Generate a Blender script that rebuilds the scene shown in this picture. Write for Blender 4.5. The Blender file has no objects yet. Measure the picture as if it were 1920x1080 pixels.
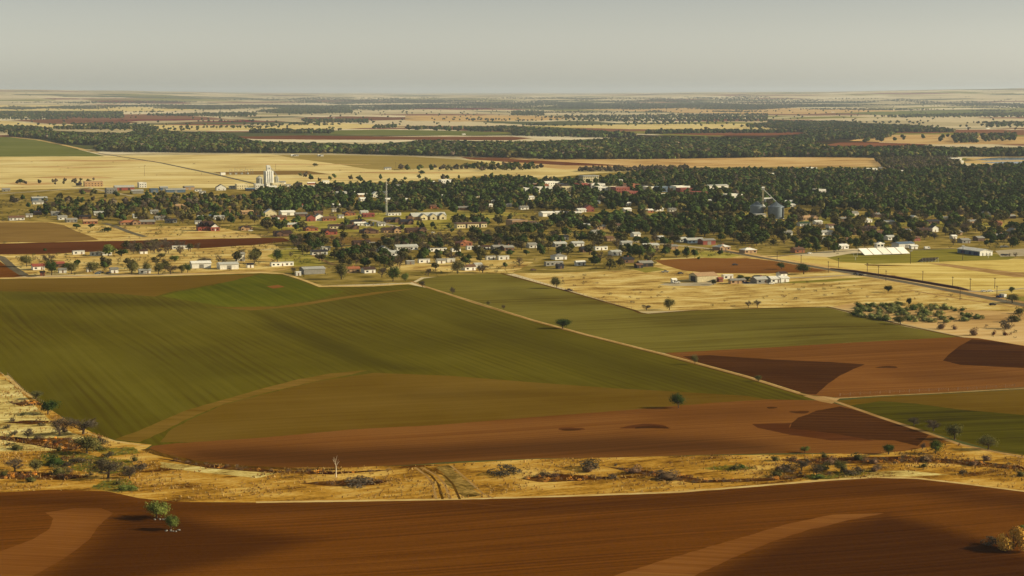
import bpy, math, random
import numpy as np
from mathutils import Vector, Matrix
from mathutils.geometry import delaunay_2d_cdt

S = bpy.context.scene
C = S.collection
rnd = random.Random(11)
R = math.radians

# ------------------------------------------------------------------ camera, sky, sun, exposure
CAM_H = 140.0
F = 3500.0                      # focal length in pixels of a 1920 wide frame
PITCH = math.atan((540 - 171) / F)
cam_d = bpy.data.cameras.new('camera')
cam = bpy.data.objects.new('camera', cam_d)
C.objects.link(cam)
cam_d.sensor_width = 36
cam_d.lens = 36 * F / 1920
cam_d.clip_start = 1
cam_d.clip_end = 200000
cam.location = (0, 0, CAM_H)
cam.rotation_euler = (math.pi / 2 - PITCH, 0, 0)
S.camera = cam

SUN_EL, SUN_AZ = R(23), R(93)       # azimuth clockwise from +Y (the view direction)
W = bpy.data.worlds.new('World')
S.world = W
W.use_nodes = True
nt = W.node_tree
nt.nodes.clear()
sky = nt.nodes.new('ShaderNodeTexSky')
sky.sky_type = 'NISHITA'
sky.sun_disc = False
sky.sun_elevation = SUN_EL
sky.sun_rotation = SUN_AZ
sky.air_density = 1.0
sky.dust_density = 1.2
sky.ozone_density = 0.8
hs = nt.nodes.new('ShaderNodeHueSaturation')
hs.inputs['Saturation'].default_value = 0.32
tn = nt.nodes.new('ShaderNodeMix')
tn.data_type = 'RGBA'
tn.blend_type = 'MULTIPLY'
tn.inputs[0].default_value = 1
tn.inputs[7].default_value = (0.97, 0.985, 0.97, 1)
bg = nt.nodes.new('ShaderNodeBackground')
bg.inputs['Strength'].default_value = 0.105
wo = nt.nodes.new('ShaderNodeOutputWorld')
nt.links.new(sky.outputs[0], hs.inputs['Color'])
nt.links.new(hs.outputs[0], tn.inputs[6])
# a hazy day: the low sky is as pale as the sky above it
tc = nt.nodes.new('ShaderNodeTexCoord')
sz = nt.nodes.new('ShaderNodeSeparateXYZ')
hr = nt.nodes.new('ShaderNodeValToRGB')
hr.color_ramp.elements[0].position = 0.0
hr.color_ramp.elements[0].color = (1.06, 1.04, .96, 1)
hr.color_ramp.elements[1].position = .055
hr.color_ramp.elements[1].color = (.55, .55, .55, 1)
hm = nt.nodes.new('ShaderNodeMix')
hm.data_type = 'RGBA'
hm.blend_type = 'MULTIPLY'
hm.inputs[0].default_value = 1
nt.links.new(tc.outputs['Generated'], sz.inputs[0])
nt.links.new(sz.outputs[2], hr.inputs[0])
nt.links.new(tn.outputs[2], hm.inputs[6])
nt.links.new(hr.outputs[0], hm.inputs[7])
nt.links.new(hm.outputs[2], bg.inputs[0])
nt.links.new(bg.outputs[0], wo.inputs[0])

sl = bpy.data.lights.new('sun', 'SUN')
sl.energy = 4.4
sl.angle = R(0.6)
sl.color = (1.0, 0.86, 0.64)
so = bpy.data.objects.new('sun', sl)
C.objects.link(so)
sd = Vector((math.sin(SUN_AZ) * math.cos(SUN_EL), math.cos(SUN_AZ) * math.cos(SUN_EL), math.sin(SUN_EL)))
so.rotation_euler = sd.to_track_quat('Z', 'Y').to_euler()
so.location = (300, 0, 400)
S.view_settings.view_transform = 'Standard'
S.view_settings.look = 'None'
S.view_settings.exposure = 0.9
S.view_settings.gamma = 1
S.cycles.volume_bounces = 1
S.cycles.max_bounces = 6
S.cycles.use_denoising = True

# ------------------------------------------------------------------ terrain
rs = np.random.RandomState(5)
_w = []
for lam, amp, n in ((170, .35, 4), (330, .7, 4), (800, 1.3, 4), (2600, 3.0, 4), (6500, 5.0, 4)):
    for i in range(n):
        a = rs.uniform(0, math.pi)
        l = lam * rs.uniform(.75, 1.3)
        _w.append((math.cos(a) * 2 * math.pi / l, math.sin(a) * 2 * math.pi / l, rs.uniform(0, 6.28), amp / 2, lam))
HA = np.array([-.45, -.29, -.24, -.13, -.09, .03, .08, .15, .20, .27, .31, .45])
HH = np.array([190, 172, 160, 92, 78, 74, 96, 120, 140, 186, 195, 200.])


def T(x, y):
    x = np.asarray(x, float); y = np.asarray(y, float)
    z = np.zeros_like(x + y)
    for kx, ky, p, a, lam in _w:
        g = 1.0
        if lam >= 2000:
            g = np.clip((y - 3500) / 6000, 0, 1)
        z = z + g * a * np.sin(kx * x + ky * y + p)
    s = np.clip((y - 14000) / 15000, 0, 1)
    s = s * s * (3 - 2 * s)
    ang = x / np.maximum(y, 1000)
    z = z + s * (np.interp(ang, HA, HH) + 5 * np.sin(ang * 61 + 1) + 3 * np.sin(ang * 143))
    return z


CP, SP = math.cos(PITCH), math.sin(PITCH)
TS = np.geomspace(150, 68000, 420)


def at(px, py):
    """point of the terrain seen at a pixel of the 1920x1080 frame"""
    u = (px - 960) / F; v = (540 - py) / F
    d = np.array([u, CP + v * SP, -SP + v * CP])
    pts = d[None, :] * (TS / d[1])[:, None]
    hgt = CAM_H + pts[:, 2] - T(pts[:, 0], pts[:, 1])
    i = int(np.argmax(hgt < 0))
    if hgt[i] >= 0:
        i = len(TS) - 1
        t = TS[i]
    else:
        i = max(i, 1)
        f = hgt[i - 1] / (hgt[i - 1] - hgt[i])
        t = TS[i - 1] + f * (TS[i] - TS[i - 1])
        for k in range(3):
            q = d * (t / d[1])
            e = CAM_H + q[2] - float(T(q[0], q[1]))
            t += e / max(.0005, -d[2] / d[1])*.9
    x, y = d[0] * t / d[1], t
    return float(x), float(y), float(T(x, y))


def mpx(y):
    """pixels per metre for something standing at distance y"""
    return F / (y * CP)


def proj(x, y, z):
    zz = z - CAM_H
    dep = y * CP - zz * SP
    return 960 + F * x / dep, 540 - F * (y * SP + zz * CP) / dep


# ------------------------------------------------------------------ materials
def lin(c):
    return tuple(((v / 255) / 12.92 if v / 255 < .04045 else ((v / 255 + .055) / 1.055) ** 2.4) for v in c)


K = np.array([0.67, 0.70, 0.68])       # photo colour -> surface colour under this light
AIR = np.array([.36, .37, .31])        # brightness of the air itself
FAR = [.03]                            # share of the air in front of what is being coloured


def alb(c, k=1.0):
    l = np.maximum((np.array(lin(c)) - FAR[0] * AIR) / (1 - FAR[0]), .002) * K * k
    return (float(min(l[0], .85)), float(min(l[1], .85)), float(min(l[2], .85)), 1)


def newmat(name, rough=.9, spec=.2):
    m = bpy.data.materials.new(name)
    m.use_nodes = True
    b = m.node_tree.nodes['Principled BSDF']
    b.inputs['Roughness'].default_value = rough
    b.inputs['Specular IOR Level'].default_value = spec
    return m, m.node_tree, b


def ramp(t, fac, stops):
    r = t.nodes.new('ShaderNodeValToRGB')
    e = r.color_ramp.elements
    while len(e) < len(stops):
        e.new(.5)
    for q, (p, c) in zip(e, stops):
        q.position = p; q.color = c
    t.links.new(fac, r.inputs[0])
    return r.outputs[0]


def noise(t, vec, scale, detail=4, rough=.6):
    n = t.nodes.new('ShaderNodeTexNoise')
    n.inputs['Scale'].default_value = scale
    n.inputs['Detail'].default_value = detail
    n.inputs['Roughness'].default_value = rough
    t.links.new(vec, n.inputs['Vector'])
    return n.outputs[0]


def mathn(t, op, a, b=None, c=None):
    n = t.nodes.new('ShaderNodeMath'); n.operation = op
    for i, v in enumerate((a, b, c)):
        if v is None: continue
        if hasattr(v, 'links') or hasattr(v, 'is_linked'):
            t.links.new(v, n.inputs[i])
        else:
            n.inputs[i].default_value = v
    return n.outputs[0]


def mapping(t, vec, scale=(1, 1, 1), rz=0, loc=(0, 0, 0)):
    m = t.nodes.new('ShaderNodeMapping')
    m.inputs['Scale'].default_value = scale
    m.inputs['Rotation'].default_value = (0, 0, rz)
    m.inputs['Location'].default_value = loc
    t.links.new(vec, m.inputs['Vector'])
    return m.outputs[0]


GA = R(21.5)                             # the section grid is turned by this much


def fieldmat(name, dark, mid, light, ang=0.0, along=150, across=2.0, patch=90, w=(.5, .5), rows=None,
             fine=0.0, bump=.0, spread=.16, k=1.0, damp=None):
    """ground cover: streaks along the working direction + irregular patches + drill rows"""
    m, t, b = newmat(name, 1, 0)
    g = t.nodes.new('ShaderNodeNewGeometry').outputs['Position']
    g = mapping(t, g, (1, 1, 0))
    v = mapping(t, g, rz=-(GA + R(ang)), loc=(rs.uniform(-999, 999), rs.uniform(-999, 999), 0))
    n1 = noise(t, mapping(t, v, (1 / across, 1 / along, 1)), 1.0, 3, .55)
    n2 = noise(t, mapping(t, v, (1 / patch, 1 / (patch * 1.6), 1)), 1.0, 5, .62)
    f = mathn(t, 'ADD', mathn(t, 'MULTIPLY', n1, w[0]), mathn(t, 'MULTIPLY', n2, w[1]))
    if fine:
        n3 = noise(t, g, 1 / 1.7, 3, .7)
        f = mathn(t, 'ADD', f, mathn(t, 'MULTIPLY', mathn(t, 'SUBTRACT', n3, .5), fine))
    col = ramp(t, f, [(.5 - spread, alb(dark, k)), (.5, alb(mid, k)), (.5 + spread, alb(light, k))])
    if rows:
        sp, st, rc = rows
        sx = t.nodes.new('ShaderNodeSeparateXYZ'); t.links.new(v, sx.inputs[0])
        wob = noise(t, mapping(t, v, (1 / 90, 1 / 400, 1)), 1.0, 2)
        u = mathn(t, 'ADD', mathn(t, 'DIVIDE', sx.outputs[0], sp), mathn(t, 'MULTIPLY', wob, 3.0))
        s = mathn(t, 'MULTIPLY_ADD', mathn(t, 'SINE', mathn(t, 'MULTIPLY', u, 2 * math.pi)), .5, .5)
        s = mathn(t, 'POWER', s, 3.0)
        msk = ramp(t, noise(t, mapping(t, v, (1 / 35, 1 / 170, 1)), 1.0, 3), [(.42, (0, 0, 0, 1)), (.62, (1, 1, 1, 1))])
        s = mathn(t, 'MULTIPLY', mathn(t, 'MULTIPLY', s, msk), st)
        mx = t.nodes.new('ShaderNodeMix'); mx.data_type = 'RGBA'
        t.links.new(s, mx.inputs[0]); t.links.new(col, mx.inputs[6])
        mx.inputs[7].default_value = alb(rc, k)
        col = mx.outputs[2]
    if damp is not None:
        at_ = t.nodes.new('ShaderNodeAttribute'); at_.attribute_name = 'damp'
        mx = t.nodes.new('ShaderNodeMix'); mx.data_type = 'RGBA'; mx.blend_type = 'MULTIPLY'
        dn = mathn(t, 'MULTIPLY', at_.outputs['Fac'], mathn(t, 'MULTIPLY_ADD', n2, 1.0, .5)); dn.node.use_clamp = True
        t.links.new(dn, mx.inputs[0]); t.links.new(col, mx.inputs[6]); mx.inputs[7].default_value = damp + (1,)
        col = mx.outputs[2]
    t.links.new(col, b.inputs['Base Color'])
    if bump:
        bp = t.nodes.new('ShaderNodeBump')
        bp.inputs['Distance'].default_value = bump
        bp.inputs['Strength'].default_value = .8
        t.links.new(n1 if not fine else mathn(t, 'ADD', n1, n3), bp.inputs['Height'])
        t.links.new(bp.outputs[0], b.inputs['Normal'])
    return m


def farmat():
    """open country: a patchwork of section-grid fields in dry grass, tilled soil and young crops"""
    m, t, b = newmat('open country', 1, 0)
    g = t.nodes.new('ShaderNodeNewGeometry').outputs['Position']
    g = mapping(t, g, (1, 1, 0))
    v = mapping(t, g, rz=-GA)
    wob = t.nodes.new('ShaderNodeTexNoise'); wob.inputs['Scale'].default_value = 1 / 900
    t.links.new(g, wob.inputs['Vector'])
    va = t.nodes.new('ShaderNodeVectorMath'); va.operation = 'MULTIPLY_ADD'
    t.links.new(wob.outputs['Color'], va.inputs[0]); va.inputs[1].default_value = (160, 160, 0)
    t.links.new(v, va.inputs[2])
    cells = []
    for cx, cy in ((820, 1250), (1400, 610)):
        q = mapping(t, va.outputs[0], (1 / cx, 1 / cy, 0), loc=(cx * .01, cy * .013, 0))
        fl = t.nodes.new('ShaderNodeVectorMath'); fl.operation = 'FLOOR'; t.links.new(q, fl.inputs[0])
        wn = t.nodes.new('ShaderNodeTexWhiteNoise'); wn.noise_dimensions = '2D'
        t.links.new(fl.outputs[0], wn.inputs['Vector']); cells.append(wn.outputs['Value'])
    tan, tan2, tan3 = alb((200, 184, 150)), alb((182, 168, 134)), alb((212, 198, 166))
    mauve, red, grn, scr = alb((140, 112, 92)), alb((126, 86, 68)), alb((140, 136, 90)), alb((110, 112, 88))
    r1 = t.nodes.new('ShaderNodeValToRGB'); r1.color_ramp.interpolation = 'CONSTANT'
    e = r1.color_ramp.elements
    st = [(0, tan), (.22, tan2), (.38, tan3), (.5, mauve), (.6, tan), (.68, grn), (.76, scr), (.91, red), (.95, tan2)]
    while len(e) < len(st): e.new(.5)
    for qq, (p, c) in zip(e, st): qq.position = p; qq.color = c
    t.links.new(cells[0], r1.inputs[0])
    r2 = t.nodes.new('ShaderNodeValToRGB'); r2.color_ramp.interpolation = 'CONSTANT'
    e = r2.color_ramp.elements
    st = [(0, tan2), (.28, tan), (.48, scr), (.62, tan3), (.78, grn), (.87, mauve)]
    while len(e) < len(st): e.new(.5)
    for qq, (p, c) in zip(e, st): qq.position = p; qq.color = c
    t.links.new(cells[1], r2.inputs[0])
    mx = t.nodes.new('ShaderNodeMix'); mx.data_type = 'RGBA'
    f = ramp(t, noise(t, g, 1 / 1500, 2), [(.49, (0, 0, 0, 1)), (.51, (1, 1, 1, 1))])
    t.links.new(f, mx.inputs[0]); t.links.new(r1.outputs[0], mx.inputs[6]); t.links.new(r2.outputs[0], mx.inputs[7])
    # fine mottling: grass clumps and brush
    n = noise(t, mapping(t, v, (1 / 30, 1 / 70, 1)), 1, 6, .7)
    k2 = ramp(t, n, [(.33, (.62, .60, .55, 1)), (.5, (1, 1, 1, 1)), (.68, (1.12, 1.08, 1.0, 1))])
    m2 = t.nodes.new('ShaderNodeMix'); m2.data_type = 'RGBA'; m2.blend_type = 'MULTIPLY'; m2.inputs[0].default_value = .8
    t.links.new(mx.outputs[2], m2.inputs[6]); t.links.new(k2, m2.inputs[7])
    t.links.new(m2.outputs[2], b.inputs['Base Color'])
    return m


M = {}
FAR[0] = .25
M['country'] = farmat()
FAR[0] = .03
# wild dry grass
M['grass_near'] = fieldmat('golden dry grass', (88, 56, 22), (184, 136, 54), (220, 180, 98), 90, 30, 3, 20, (.3, .7), fine=.24, bump=.25, spread=.13)
M['grass'] = fieldmat('dry pasture grass', (118, 84, 40), (202, 168, 94), (232, 208, 140), 90, 60, 9, 18, (.4, .6), fine=.26, bump=.15, spread=.15)
FAR[0] = .06
M['grass_pale'] = fieldmat('pale dry stubble', (160, 130, 76), (218, 192, 126), (238, 220, 162), 90, 260, 10, 120, (.5, .5), fine=.1, spread=.15)
M['grass_sand'] = fieldmat('sandy dry grass', (146, 110, 66), (202, 164, 106), (224, 192, 136), 90, 200, 10, 110, (.4, .6), fine=.08, spread=.15)
M['lawn'] = fieldmat('half green town grass', (104, 98, 42), (160, 146, 70), (198, 178, 104), 90, 50, 9, 22, (.4, .6), fine=.1, spread=.16)
M['creek_pale'] = fieldmat('pale bleached creek grass', (120, 92, 44), (206, 180, 108), (236, 218, 150), 90, 30, 2.5, 16, (.35, .65), fine=.26, bump=.25, spread=.13)
M['turf'] = fieldmat('mown green turf', (110, 104, 46), (136, 126, 58), (166, 148, 78), 90, 60, 5, 50, (.4, .6), fine=.05)
M['hay'] = fieldmat('yellow hay meadow', (156, 124, 62), (212, 184, 104), (232, 208, 136), 75, 120, 7, 34, (.5, .5), fine=.16, spread=.16)
# crops
FAR[0] = .03
M['wheat'] = fieldmat('young wheat', (82, 74, 24), (98, 88, 30), (110, 101, 38), 0, 320, 3.0, 130, (.35, .65), rows=(5.5, .36, (74, 58, 18)), fine=.05, spread=.17, damp=(.6, .6, .58))
M['wheat_green'] = fieldmat('greener young wheat', (80, 82, 20), (96, 96, 28), (108, 108, 34), 0, 260, 4, 120, (.4, .6), rows=(6, .25, (84, 66, 24)), fine=.03, spread=.13, damp=(.6, .6, .58))
M['wheat_thin'] = fieldmat('thin brownish wheat', (100, 76, 26), (112, 87, 34), (122, 96, 42), 82, 200, 4, 110, (.3, .7), fine=.1, spread=.14, damp=(.6, .6, .58))
M['headland'] = fieldmat('sparse headland strip', (108, 82, 30), (124, 98, 42), (140, 108, 54), 60, 120, 4, 40, (.5, .5), fine=.05, spread=.14)
M['wheat_far'] = fieldmat('wheat beyond the track', (92, 78, 32), (116, 105, 46), (128, 116, 54), 82, 180, 6, 90, (.4, .6), fine=.1, spread=.14, damp=(.6, .6, .58))
M['wheat_dark'] = fieldmat('dark green wheat', (64, 58, 20), (82, 76, 26), (100, 90, 34), 82, 120, 4, 60, (.5, .5), spread=.14)
FAR[0] = .12
M['green_far'] = fieldmat('green field in the distance', (96, 102, 58), (116, 118, 70), (128, 128, 82), 90, 400, 20, 200, (.6, .4))
M['olive_far'] = fieldmat('olive field in the distance', (140, 122, 72), (158, 138, 84), (172, 150, 94), 90, 400, 20, 200, (.6, .4))
# soil
FAR[0] = .02
M['soil'] = fieldmat('tilled red brown soil', (92, 54, 19), (111, 67, 25), (128, 80, 34), 84, 160, 1.7, 130, (.6, .4), rows=(5.5, .22, (84, 48, 18)), fine=.2, bump=.2, spread=.15, damp=(.38, .35, .35))
M['soil_mid'] = fieldmat('harrowed brown soil', (102, 64, 27), (126, 81, 38), (144, 98, 50), 85, 220, 2.5, 150, (.45, .55), rows=(6.5, .15, (96, 60, 28)), fine=.12, bump=.1, spread=.17, damp=(.38, .35, .35))
M['soil_light'] = fieldmat('pale worked soil', (112, 68, 28), (131, 83, 38), (146, 97, 49), 60, 120, 1.8, 90, (.5, .5), fine=.05, bump=.08, spread=.16, damp=(.38, .35, .35))
M['soil_dark'] = fieldmat('fresh dark furrows', (54, 33, 16), (72, 45, 22), (92, 58, 30), 62, 200, 1.8, 80, (.55, .45), rows=(7, .3, (120, 74, 40)), fine=.2, bump=.2, spread=.15, damp=(.38, .35, .35))
M['soil_damp'] = fieldmat('damp dark soil', (76, 44, 22), (92, 54, 28), (108, 66, 36), 85, 160, 1.6, 90, (.5, .5), fine=.04, bump=.1, spread=.17, damp=(.38, .35, .35))
M['soil_olive'] = fieldmat('olive brown fallow', (112, 84, 40), (134, 104, 54), (150, 118, 66), 90, 120, 5, 90, (.5, .5), fine=.03)
FAR[0] = .14
M['soil_far'] = fieldmat('far tilled field', (98, 68, 50), (122, 88, 66), (140, 104, 80), 90, 400, 14, 200, (.5, .5))
M['soil_red'] = fieldmat('far red field', (116, 78, 60), (134, 94, 72), (150, 110, 84), 90, 400, 14, 200, (.5, .5))
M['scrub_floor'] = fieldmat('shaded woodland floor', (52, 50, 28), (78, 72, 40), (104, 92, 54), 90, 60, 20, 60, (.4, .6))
FAR[0] = .06
M['town_floor'] = fieldmat('town yards', (92, 82, 42), (142, 122, 64), (190, 164, 98), 90, 26, 18, 20, (.3, .7), fine=.16, spread=.15)
M['brush_floor'] = fieldmat('brushy brown ground', (96, 78, 44), (128, 104, 64), (158, 130, 84), 90, 60, 14, 50, (.4, .6), fine=.1)
# ways and water
FAR[0] = .04
M['dirt'] = fieldmat('pale dirt track', (138, 104, 58), (168, 132, 82), (190, 156, 106), 0, 20, 1, 12, (.3, .7), fine=.1)
M['gravel'] = fieldmat('pale gravel', (150, 134, 104), (176, 160, 130), (196, 180, 150), 0, 20, 3, 25, (.3, .7), fine=.1)
M['asphalt'] = fieldmat('worn asphalt', (92, 84, 66), (112, 102, 82), (128, 118, 96), 0, 60, 1.4, 20, (.5, .5))
M['verge'] = fieldmat('dark weedy verge', (70, 50, 24), (98, 72, 34), (120, 90, 44), 0, 20, 2, 12, (.5, .5), fine=.1)
M['margin'] = fieldmat('bleached grass margin', (180, 140, 80), (206, 172, 108), (222, 194, 134), 90, 20, 2, 10, (.5, .5), fine=.15)
M['crossing'] = fieldmat('washed out grey crossing', (84, 66, 32), (136, 110, 58), (186, 150, 82), 20, 10, 1.5, 6, (.4, .6), fine=.4, spread=.13)
M['gully'] = fieldmat('dark red brown gully scrub', (60, 38, 20), (92, 62, 32), (146, 104, 54), 90, 20, 2, 10, (.4, .6), fine=.3, spread=.13)
M['weeds'] = fieldmat('green weeds', (86, 80, 30), (136, 116, 46), (186, 148, 72), 90, 15, 2, 10, (.4, .6), fine=.25, spread=.14)
m, t, b = newmat('pond water', .15, .5)
b.inputs['Base Color'].default_value = (.10, .13, .13, 1)
b.inputs['Metallic'].default_value = .0
M['water'] = m


def paint(name, c, rough=.6, var=.12, scale=.6, metal=0.0, spec=.3, k=1.0):
    m, t, b = newmat(name, rough, spec)
    g = t.nodes.new('ShaderNodeTexCoord').outputs['Object']
    oi = t.nodes.new('ShaderNodeObjectInfo').outputs['Random']
    n = noise(t, g, scale, 4)
    n = mathn(t, 'ADD', n, mathn(t, 'MULTIPLY', mathn(t, 'SUBTRACT', oi, .5), .35))
    a = alb(c, k * (1.2 if min(c) > 130 else 1.1))
    lo = tuple(v * (1 - 2 * var) for v in a[:3]) + (1,)
    hi = tuple(min(.9, v * (1 + var)) for v in a[:3]) + (1,)
    t.links.new(ramp(t, n, [(.3, lo), (.65, hi)]), b.inputs['Base Color'])
    b.inputs['Metallic'].default_value = metal
    return m


P = {}
for key, nm, c in (('w', 'white', (226, 218, 200)), ('c', 'cream', (214, 196, 150)), ('t', 'tan', (176, 140, 98)),
                   ('o', 'orange brick', (168, 104, 66)), ('r', 'red', (146, 76, 58)), ('g', 'grey', (142, 136, 122)),
                   ('b', 'blue grey', (92, 108, 122)), ('d', 'dark brown', (74, 54, 40)), ('k', 'charcoal', (52, 50, 48)),
                   ('n', 'brown', (112, 82, 58)), ('s', 'silver', (176, 172, 158)), ('u', 'dark blue', (34, 48, 92)),
                   ('v', 'dark green', (48, 70, 44))):
    P[key] = paint(nm + ' paint', c)
CN = {'w': 'white', 'c': 'cream', 't': 'tan', 'o': 'orange brick', 'r': 'red', 'g': 'grey', 'b': 'blue-grey',
      'd': 'dark brown', 'k': 'charcoal', 'n': 'brown', 's': 'silver', 'u': 'dark blue', 'v': 'dark green'}
P['glass'] = paint('dark window glass', (40, 44, 48), .15, .1, spec=.6)
P['concrete'] = paint('pale concrete', (206, 200, 186), .8, .1, .15)
P['galv'] = paint('galvanised steel', (118, 126, 130), .45, .1, .3, metal=.3)
P['wood'] = paint('weathered pole wood', (92, 72, 52), .9, .15)
P['post'] = paint('bleached fence wood', (150, 124, 92), .9, .15)
P['rubber'] = paint('tyre rubber', (30, 28, 26), .9, .05)
P['bark'] = paint('bark', (92, 74, 56), .95, .2, 1.5)
P['deadwood'] = paint('bleached dead wood', (196, 178, 150), .9, .15, 1.5)
P['alu'] = paint('bright aluminium plank', (226, 218, 204), .5, .06, 1, k=1.15)
P['earth'] = paint('dark red earth bank', (84, 48, 28), .95, .2, .3)


def leafmat(name):
    m, t, b = newmat(name, 1, 0)
    a = t.nodes.new('ShaderNodeAttribute'); a.attribute_name = 'leaf_colour'
    oi = t.nodes.new('ShaderNodeObjectInfo').outputs['Random']
    hv = t.nodes.new('ShaderNodeHueSaturation')
    t.links.new(a.outputs['Color'], hv.inputs['Color'])
    t.links.new(mathn(t, 'MULTIPLY_ADD', oi, .4, .8), hv.inputs['Value'])
    t.links.new(mathn(t, 'MULTIPLY_ADD', oi, -.02, .505), hv.inputs['Hue'])
    t.links.new(hv.outputs[0], b.inputs['Base Color'])
    return m


M['leaf'] = leafmat('foliage')

# ------------------------------------------------------------------ helpers
def tag(o, label=None, cat=None, group=None, kind=None):
    if label: o['label'] = label
    if cat: o['category'] = cat
    if group: o['group'] = group
    if kind: o['kind'] = kind
    return o


def link(o, parent=None):
    C.objects.link(o)
    if parent is not None: o.parent = parent
    return o


def empty(name, loc, rz=0.0):
    o = bpy.data.objects.new(name, None)
    o.location = loc
    o.rotation_euler = (0, 0, rz)
    return link(o)


class MB:
    """collects boxes, tubes and polygons; build() links them as one mesh object"""
    def __init__(s): s.v = []; s.f = []

    def poly(s, pts, faces):
        n = len(s.v); s.v += [tuple(p) for p in pts]; s.f += [tuple(i + n for i in f) for f in faces]; return s

    def box(s, x0, x1, y0, y1, z0, z1):
        return s.poly([(x0, y0, z0), (x1, y0, z0), (x1, y1, z0), (x0, y1, z0), (x0, y0, z1), (x1, y0, z1), (x1, y1, z1), (x0, y1, z1)],
                      [(3, 2, 1, 0), (4, 5, 6, 7), (0, 1, 5, 4), (1, 2, 6, 5), (2, 3, 7, 6), (3, 0, 4, 7)])

    def tube(s, a, b, r0, r1=None, n=8, cap=True):
        r1 = r0 if r1 is None else r1
        a = Vector(a); b = Vector(b); d = (b - a).normalized()
        u = d.orthogonal().normalized(); w = d.cross(u)
        p = []
        for c, r in ((a, r0), (b, r1)):
            for i in range(n):
                t = 2 * math.pi * i / n
                p.append(c + u * (r * math.cos(t)) + w * (r * math.sin(t)))
        f = [(i, (i + 1) % n, n + (i + 1) % n, n + i) for i in range(n)]
        if cap: f += [tuple(range(n - 1, -1, -1)), tuple(range(n, 2 * n))]
        return s.poly(p, f)

    def lathe(s, prof, n=32, cx=0, cy=0):
        p = [(cx + r * math.cos(2 * math.pi * i / n), cy + r * math.sin(2 * math.pi * i / n), z) for r, z in prof for i in range(n)]
        f = [(k * n + i, k * n + (i + 1) % n, (k + 1) * n + (i + 1) % n, (k + 1) * n + i) for k in range(len(prof) - 1) for i in range(n)]
        return s.poly(p, f)

    def build(s, name, mat, parent=None, smooth=False):
        me = bpy.data.meshes.new(name)
        me.from_pydata(s.v, [], s.f)
        if smooth:
            me.polygons.foreach_set('use_smooth', [True] * len(me.polygons))
        me.materials.append(mat)
        return link(bpy.data.objects.new(name, me), parent)


def rawmesh(name, v, faces, mat, cols=None, smooth=False):
    """v (n,3), faces list of equally sized index arrays"""
    me = bpy.data.meshes.new(name)
    me.vertices.add(len(v)); me.vertices.foreach_set('co', np.asarray(v, np.float32).ravel())
    tot = sum(f.size for f in faces); nf = sum(len(f) for f in faces)
    me.loops.add(tot); me.polygons.add(nf)
    me.loops.foreach_set('vertex_index', np.concatenate([f.ravel() for f in faces]).astype(np.int32))
    sizes = np.concatenate([np.full(len(f), f.shape[1]) for f in faces])
    st = np.concatenate([[0], np.cumsum(sizes)[:-1]]).astype(np.int32)
    me.polygons.foreach_set('loop_start', st)
    if smooth: me.polygons.foreach_set('use_smooth', np.ones(nf, bool))
    if cols is not None:
        a = me.attributes.new('leaf_colour', 'FLOAT_COLOR', 'POINT')
        a.data.foreach_set('color', np.concatenate([cols, np.ones((len(cols), 1))], 1).astype(np.float32).ravel())
    me.update(calc_edges=True)
    me.materials.append(mat)
    return me

# ------------------------------------------------------------------ the ground: one sheet, cut into fields, tracks and water
# every polygon is traced once on the photograph and laid out on the terrain; later ones lie over earlier ones
FIELDS = []          # name, material key, world polygon


def wpoly(pts, jit=0.0, dens=14):
    out = []
    n = len(pts)
    for i in range(n):
        a, b = pts[i], pts[(i + 1) % n]
        L = math.hypot(b[0] - a[0], (b[1] - a[1]) * 3)
        k = max(1, int(L / dens))
        if max(abs(a[0] - 960), abs(b[0] - 960)) > 1500 or a[1] > 1150: k = min(k, 6)
        for j in range(k):
            f = j / k
            jx = rnd.uniform(-jit, jit) if j else 0
            q = at(a[0] + (b[0] - a[0]) * f + jx * 3, a[1] + (b[1] - a[1]) * f + jx * .4)
            out.append(q[:2])
    return np.array(out)


def field(name, mat, pts, jit=.35):
    FIELDS.append((name, mat, wpoly(pts, jit)))


def way(name, mat, pts, width, dens=20):
    c = []
    for i in range(len(pts) - 1):
        a, b = pts[i], pts[i + 1]
        k = max(1, int(math.hypot(b[0] - a[0], (b[1] - a[1]) * 3) / dens))
        for j in range(k):
            c.append(at(a[0] + (b[0] - a[0]) * j / k, a[1] + (b[1] - a[1]) * j / k)[:2])
    c.append(at(*pts[-1])[:2])
    c = np.array(c)
    d = np.gradient(c, axis=0); d /= np.maximum(np.linalg.norm(d, axis=1), 1e-9)[:, None]
    nrm = np.stack([-d[:, 1], d[:, 0]], 1) * width / 2
    FIELDS.append((name, mat, np.concatenate([c + nrm, (c - nrm)[::-1]])))


E = 2900
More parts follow.
